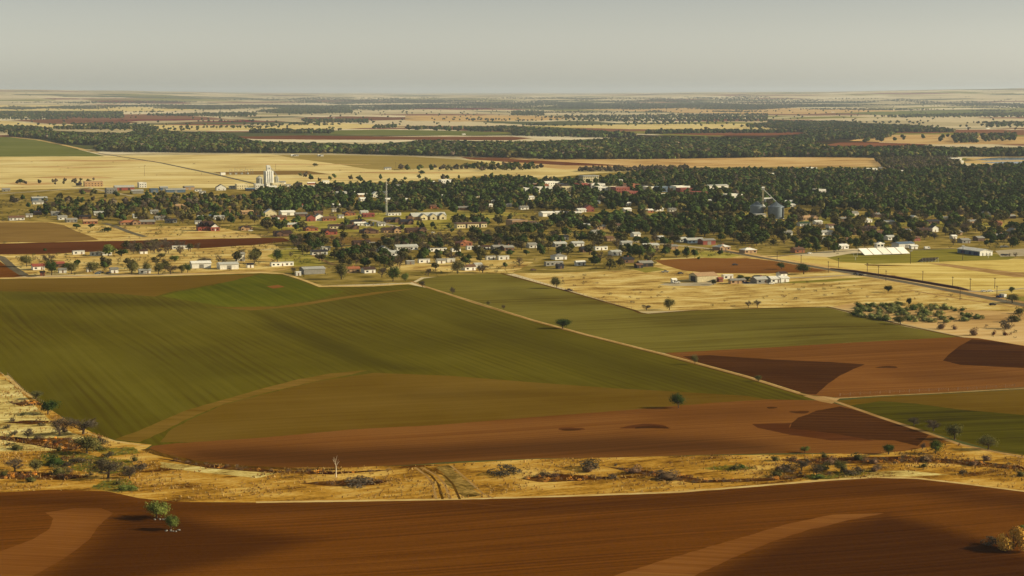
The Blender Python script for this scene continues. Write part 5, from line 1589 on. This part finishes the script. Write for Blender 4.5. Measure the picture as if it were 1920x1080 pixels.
def scatter(poly_px, sp, cover=1.0, clear=True, grid=None, dens=30):
    """points inside an outline, at least sp metres apart; cover < 1 leaves clearings"""
    pl = wpoly(poly_px, 0, dens)
    lo, hi = pl.min(0), pl.max(0)
    A = (hi - lo).prod()
    n = int(min(A / sp ** 2 * 2.2, 400000))
    q = rt.uniform(lo, hi, (n, 2))
    q = q[inside(pl, q)]
    vis = np.abs(q[:, 0]) < q[:, 1] * .325 + 25
    q = q[vis]
    if cover < 1:
        f = np.sin(q[:, 0] / 41 + 1) * np.sin(q[:, 1] / 63 + 2) + np.sin(q[:, 0] / 17 - q[:, 1] / 29) * .8 + rt.normal(size=len(q)) * .35
        q = q[f < np.quantile(f, cover)] if len(q) else q
    if clear and len(q):
        dx = np.abs(q[:, None, 0] - EX[None, :, 0]); dy = EX[None, :, 1] - q[:, None, 1]
        hit = ((dx < EX[None, :, 2] + 3) & (np.abs(dy) < EX[None, :, 3] + 3)).any(1)
        front = ((dx < EX[None, :, 2] + 1) & (dy > 0) & (dy < np.where(EX[None, :, 1] > 2150, 135, 52))).any(1)
        keep = ~hit & (~front | (rt.uniform(size=len(q)) < .05))
        q = q[keep]
        for w in WAYS:
            if len(q): q = q[~inside(w, q)]
    out = []
    g = grid or GR
    for x, y in q:
        if g.ok(x, y, sp):
            g.add(x, y); out.append((x, y))
    return out


TOWN = []      # x, y, kind, h, w


def put(poly, sp, mix, hh=(8, 14), ww=(.85, 1.25), cover=1.0):
    ks = [k for k, _ in mix]; pr = np.array([p for _, p in mix], float); pr /= pr.sum()
    for x, y in scatter(poly, sp, cover):
        h = rt.uniform(*hh)
        TOWN.append((x, y, ks[rt.choice(len(ks), p=pr)], h, h * rt.uniform(*ww)))


MA = (('green', .70), ('olive', .2), ('dark', .06), ('bare', .04))
MBm = (('green', .45), ('olive', .38), ('bare', .17))
MC = (('green', .35), ('olive', .4), ('bare', .25))
BR = (('bare', .85), ('olive', .15))
put([(840, 352), (900, 341), (960, 338), (1060, 344), (1120, 342), (1180, 332), (1300, 325), (1640, 324), (1760, 320), (1920, 314), (2050, 312), (2050, 404), (1800, 402), (1560, 394), (1500, 393), (1400, 400), (1300, 402), (1230, 398), (1100, 398), (960, 394), (880, 392), (840, 384)], 9.5, MA, (8, 12.5), (.9, 1.3), .9)
put([(560, 349), (620, 352), (840, 348), (850, 386), (960, 396), (940, 403), (760, 398), (620, 402), (520, 400), (470, 374), (490, 362), (540, 362)], 10.5, MA, (7, 11.5), (.9, 1.35), cover=.86)
put([(150, 384), (240, 380), (300, 370), (460, 374), (520, 396), (480, 418), (400, 421), (250, 416), (130, 410), (60, 402), (80, 392)], 11.5, MC, (6, 10), (.9, 1.4), cover=.85)
put([(480, 360), (560, 360), (700, 364), (600, 380), (480, 376)], 9, MA, (8, 13))
put([(1100, 402), (1230, 404), (1420, 414), (1480, 422), (1500, 442), (1440, 462), (1350, 458), (1300, 450), (1180, 442), (1040, 432), (1000, 442), (960, 442), (960, 420), (1060, 414)], 10.5, MA, (7, 11.5), (.9, 1.35), cover=.84)
put([(960, 438), (1300, 450), (1300, 466), (1240, 482), (1180, 484), (1060, 482), (960, 478)], 13, MBm, (5, 10), (.9, 1.4), cover=.8)
put([(1480, 400), (1920, 406), (2000, 406), (2000, 454), (1920, 456), (1700, 452), (1560, 450), (1480, 448)], 11.5, MBm, (6, 11), (.9, 1.4), cover=.82)
put([(1440, 450), (1560, 452), (1700, 454), (1920, 460), (1920, 466), (1740, 460), (1640, 462), (1560, 474), (1450, 478)], 14, MBm, (6, 11), cover=.8)
put([(560, 446), (700, 452), (960, 446), (1000, 460), (960, 488), (800, 502), (640, 500), (560, 486)], 11, MC, (5, 10), (.9, 1.4), cover=.85)
put([(620, 474), (740, 468), (760, 488), (640, 492)], 9, MA, (7, 12))
put([(880, 444), (980, 438), (1000, 458), (890, 460)], 10, MBm, (7, 11))
put([(722, 450), (830, 448), (850, 464), (740, 466)], 8, BR, (6, 9))
put([(545, 452), (600, 450), (604, 462), (548, 464)], 8, MC, (7, 10))
put([(850, 418), (930, 416), (940, 424), (916, 424), (850, 424)], 9, MBm, (7, 11))
put([(490, 422), (560, 424), (580, 434), (500, 432)], 10, MBm, (7, 11))
put([(60, 494), (370, 498), (370, 514), (60, 514)], 17, MC, (5, 9))
put([(230, 466), (330, 462), (372, 468), (340, 477), (230, 475)], 7, BR, (6, 9))
put([(390, 492), (480, 484), (500, 494), (430, 499)], 14, MC, (6, 10))
put([(20, 374), (150, 372), (240, 382), (200, 394), (60, 392), (20, 396)], 18, MC, (5, 9), cover=.5)
put([(20, 342), (180, 338), (180, 345), (40, 348)], 16, BR, (4, 7), cover=.5)
put([(130, 364), (300, 362), (300, 372), (140, 372)], 14, MC, (5, 9), cover=.55)
put([(1085, 320), (1290, 317), (1290, 322), (1085, 323)], 8, BR, (7, 10))
put([(720, 318), (820, 316), (960, 311), (1040, 316), (960, 321), (840, 321)], 15, MBm, (7, 12), cover=.7)
put([(1640, 300), (1790, 298), (1800, 310), (1720, 324), (1660, 318)], 9, (('bare', .5), ('olive', .4), ('green', .1)), (7, 10))
put([(560, 330), (740, 336), (900, 334), (960, 330), (840, 345), (600, 345)], 30, MBm, (5, 10), cover=.6)
put([(1040, 488), (1220, 486), (1230, 500), (1060, 510)], 14, MBm, (5, 9), cover=.8)
put([(700, 506), (960, 488), (1010, 492), (960, 510), (800, 512)], 18, MC, (4, 8), cover=.7)
put([(500, 408), (960, 408), (960, 436), (500, 436)], 20, MC, (4, 8), cover=.6)
TOWN.sort(key=lambda t: t[1])
THK = scatter([(1588, 590), (1610, 572), (1680, 572), (1760, 574), (1830, 584), (1838, 600), (1780, 606), (1700, 604), (1640, 600)], 3.6, .9, clear=False)
print('town', len(TOWN), 'thicket', len(THK))
cap = {'leafy_tree': 300 - sum(1 for o in C.objects if o.name.startswith('leafy_tree') and o.parent is None),
       'thin_tree': 300 - sum(1 for o in C.objects if o.name.startswith('thin_tree')), 'bare_tree': 260 - sum(1 for o in C.objects if o.name.startswith('bare_tree'))}
LB = {'green': 'leafy green tree', 'dark': 'very dark green tree', 'olive': 'thin olive tree', 'bare': 'bare brown tree', 'bright': 'bright green tree'}
rest, lab_tree = [], []
for t in TOWN:
    nm = TN[t[2]]
    if cap[nm] > 0 and abs(t[0]) < t[1] * .277:
        cap[nm] -= 1
        px, py = proj(t[0], t[1], float(T(t[0], t[1])))
        o_t = tree(t[0], t[1], t[2], t[3], t[4], None)
        lab_tree.append((o_t, ('tall ' if t[3] > 9.6 else 'low ' if t[3] < 7.4 else '') + LB[t[2]] + ' ' + where(px, py), px))
    else: rest.append(t)
cnt = {}
for o_, l_, x_ in lab_tree: cnt[l_] = cnt.get(l_, 0) + 1
for o_, l_, x_ in lab_tree:
    if cnt[l_] <= 14 and len(l_.split()) < 13: pending.append((o_, l_, x_))
    else: o_['label'] = l_
for i, (x, y) in enumerate(THK[:110]):
    h = rt.uniform(1.8, 3.6)
    tree(x, y, 'shrub_sage' if i % 4 else 'shrub_green', h, h * rt.uniform(1.8, 2.8), 'olive shrub of the thicket between the dry pasture and the brown field')


def merge(name, items, label, cat, lods, mat='leaf'):
    """many small plants as one mesh: items = (x, y, kind, h, w), lods = list of templates"""
    Vs, Qs, Ts, Cs = [], [], [], []
    off = 0
    idx = rt.randint(0, len(lods), len(items))
    arr = np.array([(a[0], a[1], a[3], a[4]) for a in items])
    Z = T(arr[:, 0], arr[:, 1])
    cols = np.array([PAL[a[2]][rt.randint(len(PAL[a[2]]))] for a in items]) * rt.uniform(.62, 1.5, (len(items), 1))
    for li, (V, Q, Tt, sh) in enumerate(lods):
        s = np.where(idx == li)[0]
        if not len(s): continue
        a = rt.uniform(0, 6.28, len(s)); c_, s_ = np.cos(a), np.sin(a)
        x = (V[None, :, 0] * c_[:, None] - V[None, :, 1] * s_[:, None]) * arr[s, 3:4] / 2 + arr[s, 0:1]
        y = (V[None, :, 0] * s_[:, None] + V[None, :, 1] * c_[:, None]) * arr[s, 3:4] / 2 + arr[s, 1:2]
        z = V[None, :, 2] * arr[s, 2:3] + Z[s][:, None]
        n = V.shape[0]
        Vs.append(np.stack([x, y, z], -1).reshape(-1, 3))
        o_ = (off + np.arange(len(s)) * n)[:, None, None]
        if Q is not None: Qs.append((Q[None] + o_).reshape(-1, 4))
        if Tt is not None: Ts.append((Tt[None] + o_).reshape(-1, 3))
        Cs.append((sh[None, :, None] * cols[s][:, None, :]).reshape(-1, 3))
        off += n * len(s)
    fs = ([np.concatenate(Qs)] if Qs else []) + ([np.concatenate(Ts)] if Ts else [])
    me = rawmesh(name, np.concatenate(Vs), fs, M[mat], np.concatenate(Cs))
    o = link(bpy.data.objects.new(name, me))
    tag(o, label, cat, kind='stuff')
    print(name, len(items), len(me.polygons))
    return o


L_MID = [crown(900 + i, 7, 110, .17, sub=1, core=.62, base=.0) for i in range(9)]
L_FAR = [crown(950 + i, 5, 34, .26, sub=1, core=.62, base=-.1) for i in range(5)]
L_SCR = [crown(1100 + i, 8, 110, .11, core=0, base=-.4, ragged=.9, asp=.35) for i in range(5)]
L_DOT = [crown(980 + i, 4, 12, .36, sub=1, core=.55, base=.0) for i in range(4)]
merge('town_trees', rest, 'dense leafy treetops filling the town behind the nearer trees', 'trees', L_MID)

# --- woods along the river and beyond
def wood(polys, mix, hh, lods, name, label):
    it = []
    ks = [k for k, _ in mix]; pr = np.array([p for _, p in mix], float); pr /= pr.sum()
    for poly, sp, cov in polys:
        g = Grid(max(sp * 1.5, 20))
        for x, y in scatter(poly, sp, cov, False, g, 40):
            h = rt.uniform(*hh) * (1 if y < 9000 else 1.0)
            it.append((x, y, ks[rt.choice(len(ks), p=pr)], h, h * rt.uniform(.9, 1.5)))
    return merge(name, it, label, 'woodland', lods)


wood([([(20, 254), (60, 252), (150, 255), (230, 257), (270, 247), (330, 255), (420, 257), (480, 274), (700, 280), (800, 272), (960, 274), (1060, 272), (1140, 268), (1200, 264), (1350, 266), (1440, 268), (1520, 274), (1560, 283), (1640, 284), (1720, 282), (1800, 286), (E, 285),
        (E, 294), (1830, 294), (1700, 298), (1600, 295), (1440, 295), (1200, 299), (1040, 299), (960, 296), (740, 291), (620, 288), (300, 286), (180, 284), (200, 273), (120, 271), (95, 263), (60, 259), (20, 256)], 11.5, .97)],
     (('green', .62), ('dark', .14), ('olive', .2), ('bare', .04)), (11, 17), L_FAR, 'river_woodland', 'broad dark belt of riverside woodland across the middle distance')
wood([([(1440, 229), (1560, 231), (1640, 238), (1760, 245), (1790, 248), (1680, 249), (1660, 260), (1570, 262), (1500, 270), (1440, 266), (1530, 256), (1500, 246), (1440, 240)], 14, .95),
      ([(960, 246), (1060, 246), (1150, 252), (1200, 256), (1140, 259), (960, 255)], 15, .9),
      ([(1220, 249), (1300, 248), (1440, 248), (1510, 249), (1300, 250.5), (1210, 252)], 13, .9),
      ([(0, 211), (230, 211), (232, 222), (0, 223)], 26, .8), ([(100, 241), (270, 239), (300, 243), (110, 243)], 15, .9),
      ([(270, 216), (480, 212), (480, 218), (300, 218)], 26, .6), ([(480, 210), (530, 205), (560, 201), (655, 201), (660, 212), (560, 214)], 24, .95),
      ([(565, 226), (690, 225), (690, 231), (580, 231)], 22, .8), ([(470, 247), (625, 248), (620, 251), (470, 250)], 14, .95),
      ([(870, 242), (960, 241), (1000, 249), (960, 248), (880, 247)], 15, .9), ([(1790, 256), (1830, 254), (1832, 268), (1790, 268)], 18, .8),
      ([(1840, 256), (1905, 253), (1902, 265), (1845, 266)], 18, .8), ([(1600, 262), (1790, 256), (1790, 266), (1600, 268)], 60, .7),
      ([(1560, 235), (1760, 240), (1620, 243), (1500, 240)], 17, .8), ([(1400, 236), (1440, 234), (1440, 240), (1400, 240)], 20, .8),
      ([(1060, 219), (1240, 216), (1440, 214), (1440, 228), (1260, 232), (1060, 226)], 34, .35), ([(1650, 219), (1900, 212), (E, 210), (E, 214), (1700, 221)], 30, .7),
      ([(960, 210), (1020, 210), (1020, 217), (960, 217)], 26, .8), ([(700, 240), (745, 237), (742, 240), (700, 242)], 20, .5),
      ([(760, 241), (870, 242), (860, 246), (765, 244)], 22, .6), ([(0, 238), (60, 240), (100, 246), (0, 250)], 20, .6), ([(1840, 232), (E, 229), (E, 238), (1850, 240)], 40, .5)],
     (('green', .55), ('dark', .2), ('olive', .25)), (10, 15), L_FAR, 'far_woods', 'scattered woods and tree belts on the plain beyond the river')
FARP = []
for i in range(110):
    y0 = 184 + 20 * rt.uniform() ** 1.5; x0 = rt.uniform(-60, 1900); L = rt.uniform(60, 420); hgt = rt.uniform(.5, 1.7) * (y0 - 176) / 14
    FARP.append(([(x0, y0), (x0 + L * .4, y0 - hgt), (x0 + L, y0 - hgt * .2), (x0 + L * .6, y0 + hgt)], max(26, 700 / (y0 - 174)), .9))
    if (x0 < 380 or x0 > 1450) and y0 < 192: FARP.pop()
for i in range(34):
    y0 = rt.uniform(204, 246); x0 = rt.uniform(-60, 1900); L = rt.uniform(40, 260); hgt = rt.uniform(.3, 1.2)
    FARP.append(([(x0, y0), (x0 + L * .4, y0 - hgt), (x0 + L, y0 - hgt * .2), (x0 + L * .6, y0 + hgt)], 24, .8))
FARP.append(([(-40, 186), (1960, 184), (1960, 250), (1200, 236), (900, 240), (-40, 238)], 420, .4))
FARP.append(([(-40, 205), (1960, 200), (1960, 262), (1600, 262), (1200, 236), (900, 240), (-40, 246)], 150, .12))
wood(FARP, (('green', .5), ('dark', .3), ('olive', .2)), (8, 13), L_DOT, 'distant_trees', 'faint dark dots and lines of trees fading towards the horizon')
# lone dots in the nearer dry country
DR = []
for poly, sp, cov in (([(0, 296), (480, 300), (960, 322), (1000, 330), (600, 340), (0, 370)], 150, .6), ([(1100, 515), (1500, 525), (1860, 560), (1560, 570), (1200, 580), (1020, 525)], 11, .35),
                      ([(1840, 590), (1920, 600), (1920, 640), (1800, 622)], 12, .5), ([(0, 478), (400, 470), (560, 480), (400, 498), (60, 500)], 26, .5)):
    for x, y in scatter(poly, sp, cov, False, Grid(30)):
        h = rt.uniform(.8, 2.2); DR.append((x, y, ('bare', 'olive', 'redbrown', 'brown')[rt.randint(4)], h, h * rt.uniform(1.4, 3)))
DT = []
for poly, sp, cov in (([(0, 372), (1900, 366), (1900, 470), (1440, 480), (1240, 482), (1220, 505), (940, 512), (600, 530), (500, 510), (0, 518)], 7.5, .42),):
    for x, y in scatter(poly, sp, cov, True, Grid(16)):
        h = rt.uniform(.8, 3.0); DT.append((x, y, ('green', 'olive', 'bare', 'olive')[rt.randint(4)], h, h * rt.uniform(1.2, 2.6)))
bad = [wp for nme, mt, wp in FIELDS if nme in ('tilled_field', 'wheat_field')]
qq = np.array([(a[0], a[1]) for a in DT]); kk = np.ones(len(qq), bool)
for wp in bad: kk &= ~inside(wp, qq)
DT = [a for a, k_ in zip(DT, kk) if k_]
merge('garden_brush', DT, 'small garden bushes and hedges dotted through the town yards', 'bushes', L_SCR)
merge('low_brush', DR, 'low weedy brush dotted over the dry pastures', 'brush', L_SCR)

# --- creek strip: tufts of dry grass and dark scrub
STR = [(-60, 652), (10, 706), (45, 736), (95, 768), (130, 790), (175, 812), (215, 826), (278, 836), (272, 842), (330, 862), (500, 879), (760, 874), (1000, 862), (1320, 855), (1560, 852), (1700, 846), (1745, 838), (1790, 832),
       (1860, 847), (1960, 862), (1960, 925), (1720, 895), (1560, 898), (1270, 921), (1050, 929), (860, 934), (480, 939), (330, 939), (262, 932), (200, 919), (-40, 921)]
rg = np.random.RandomState(3)


def tuft(seed, n, lean=.25):
    r = np.random.RandomState(seed)
    a = r.uniform(0, 6.28, n); p = np.stack([np.cos(a), np.sin(a), 0 * a], 1) * r.uniform(0, .8, n)[:, None]
    t = p + np.stack([r.normal(size=n) * lean, r.normal(size=n) * lean, r.uniform(.6, 1.1, n)], 1)
    s = np.stack([-np.sin(a), np.cos(a), 0 * a], 1) * .16
    V = np.stack([p - s, p + s, t + s * .3, t - s * .3], 1).reshape(-1, 3)
    return V, np.arange(n * 4).reshape(-1, 4), None, np.repeat(r.uniform(.75, 1.25, n), 4)


pl = wpoly(STR, 0, 30); lo, hi = pl.min(0), pl.max(0)
q = rg.uniform(lo, hi, (52000, 2)); q = q[inside(pl, q) & (np.abs(q[:, 0]) < q[:, 1] * .285 + 10)]
for nme, mt, wp in FIELDS:
    if nme in ('creek_crossing',): q = q[~inside(wp, q)]
it = []
PAL['straw'] = np.array([(.30, .17, .04), (.36, .22, .06), (.22, .115, .03), (.40, .27, .09)])
for x, y in q:
    f = math.sin(x / 9 + math.sin(y / 7)) * math.sin(y / 13 - x / 31) + rg.normal() * .4
    if f < .05: continue
    h = rg.uniform(.3, .9); it.append((x, y, 'straw', h, rg.uniform(.7, 1.7)))
merge('dry_grass', it, 'golden dry grass tufts covering the creek strip', 'grass', [tuft(i, 7) for i in range(5)])
it = []
gl = [pl_ for nme, mt, pl_ in FIELDS if nme == 'creek_gully']
for g in gl:
    lo, hi = g.min(0), g.max(0)
    q = rg.uniform(lo - 2, hi + 2, (int(max(60, (hi - lo).prod() / 5)), 2)); q = q[inside(g, q) & (np.abs(q[:, 0]) < q[:, 1] * .285 + 10)]
    for x, y in q[:1500]:
        h = rg.uniform(.5, 1.6); it.append((x, y, ('redbrown', 'bare', 'brown', 'gold')[rg.choice(4, p=[.25, .3, .3, .15])], h, rg.uniform(1.2, 3)))
for nme, mt, g in FIELDS:
    if nme == 'creek_weeds':
        lo, hi = g.min(0), g.max(0)
        q = rg.uniform(lo, hi, (int((hi - lo).prod() / 3), 2)); q = q[inside(g, q)]
        for x, y in q[:900]: it.append((x, y, 'bright' if rg.uniform() < .6 else 'olive', rg.uniform(.3, .9), rg.uniform(1, 2)))
merge('creek_scrub', it, 'red-brown scrub and green weeds along the creek gullies', 'scrub', L_SCR)

# individual twiggy shrubs of the creek strip
SG = Grid(20); n_sh = 0
for poly, sp, cov, lb in (([(0, 760), (90, 790), (180, 830), (270, 850), (300, 890), (240, 915), (0, 905)], 11, .7, 'twiggy brown shrub in the left part of the creek strip'),
                      ([(1440, 860), (1560, 856), (1640, 862), (1660, 886), (1560, 894), (1440, 896)], 6.5, .9, 'twiggy brown shrub of the right creek thicket'),
                      ([(920, 880), (1160, 870), (1320, 880), (1300, 905), (1080, 895), (940, 895)], 11, .7, 'low twiggy shrub along the middle of the creek strip'),
                      ([(1700, 850), (1920, 868), (1920, 900), (1720, 880)], 10, .7, 'low brown shrub at the right end of the creek strip')):
    for x, y in scatter(poly, sp, cov, False, SG, 30)[:60]:
        h = rt.uniform(1.2, 3.0); tree(x, y, ('shrub_bare', 'shrub_brown', 'shrub_olive', 'shrub_bare')[rt.randint(4)], h, h * rt.uniform(1.5, 2.6), lb); n_sh += 1
print('creek shrubs', n_sh)
# --- bleached dead tree in the creek strip
x, y, z = at(630, 895)
o = empty('dead_tree', (x, y, z)); tag(o, 'bare white dead tree snag standing alone in the creek grass', 'dead tree')
tr = MB().tube((0, 0, -.2), (.1, 0, 3.4), .26, .17, 8).tube((.1, 0, 3.4), (-.3, .1, 7.0), .15, .04, 7)
tr.build('trunk', P['deadwood'], o)
for a, b in (((.1, 0, 3.2), (.9, .2, 6.6)), ((0, 0, 4.4), (-1.1, -.2, 6.8)), ((.4, .1, 4.8), (1.3, 0, 5.9)), ((-.1, 0, 5.6), (.5, .2, 8.1)), ((-.6, 0, 5.7), (-.7, .2, 7.5))):
    MB().tube(a, b, .09, .03, 6).build('branch', P['deadwood'], o)
# stones under the two foreground trees
for px, py, lb in ((299, 973, 'pale stones under the larger foreground tree'), (323, 995, 'pale stones under the smaller foreground tree')):
    x, y, z = at(px, py)
    o = empty('rock_pile', (x, y, z)); tag(o, lb, 'rocks', 'rock piles under the foreground trees')
    for k in range(11):
        iv, fi = ICO[1]; r_ = rg.uniform(.15, .38)
        v = iv * (1 + .25 * rg.uniform(-1, 1, (len(iv), 1))) * np.array([r_ * 1.4, r_, r_ * .6]) + np.array([rg.uniform(-2.2, 2.6), rg.uniform(-1.6, .6), r_ * .3])
        me = rawmesh('rock', v, [fi], P['g']); link(bpy.data.objects.new('rock', me), o)

settle()
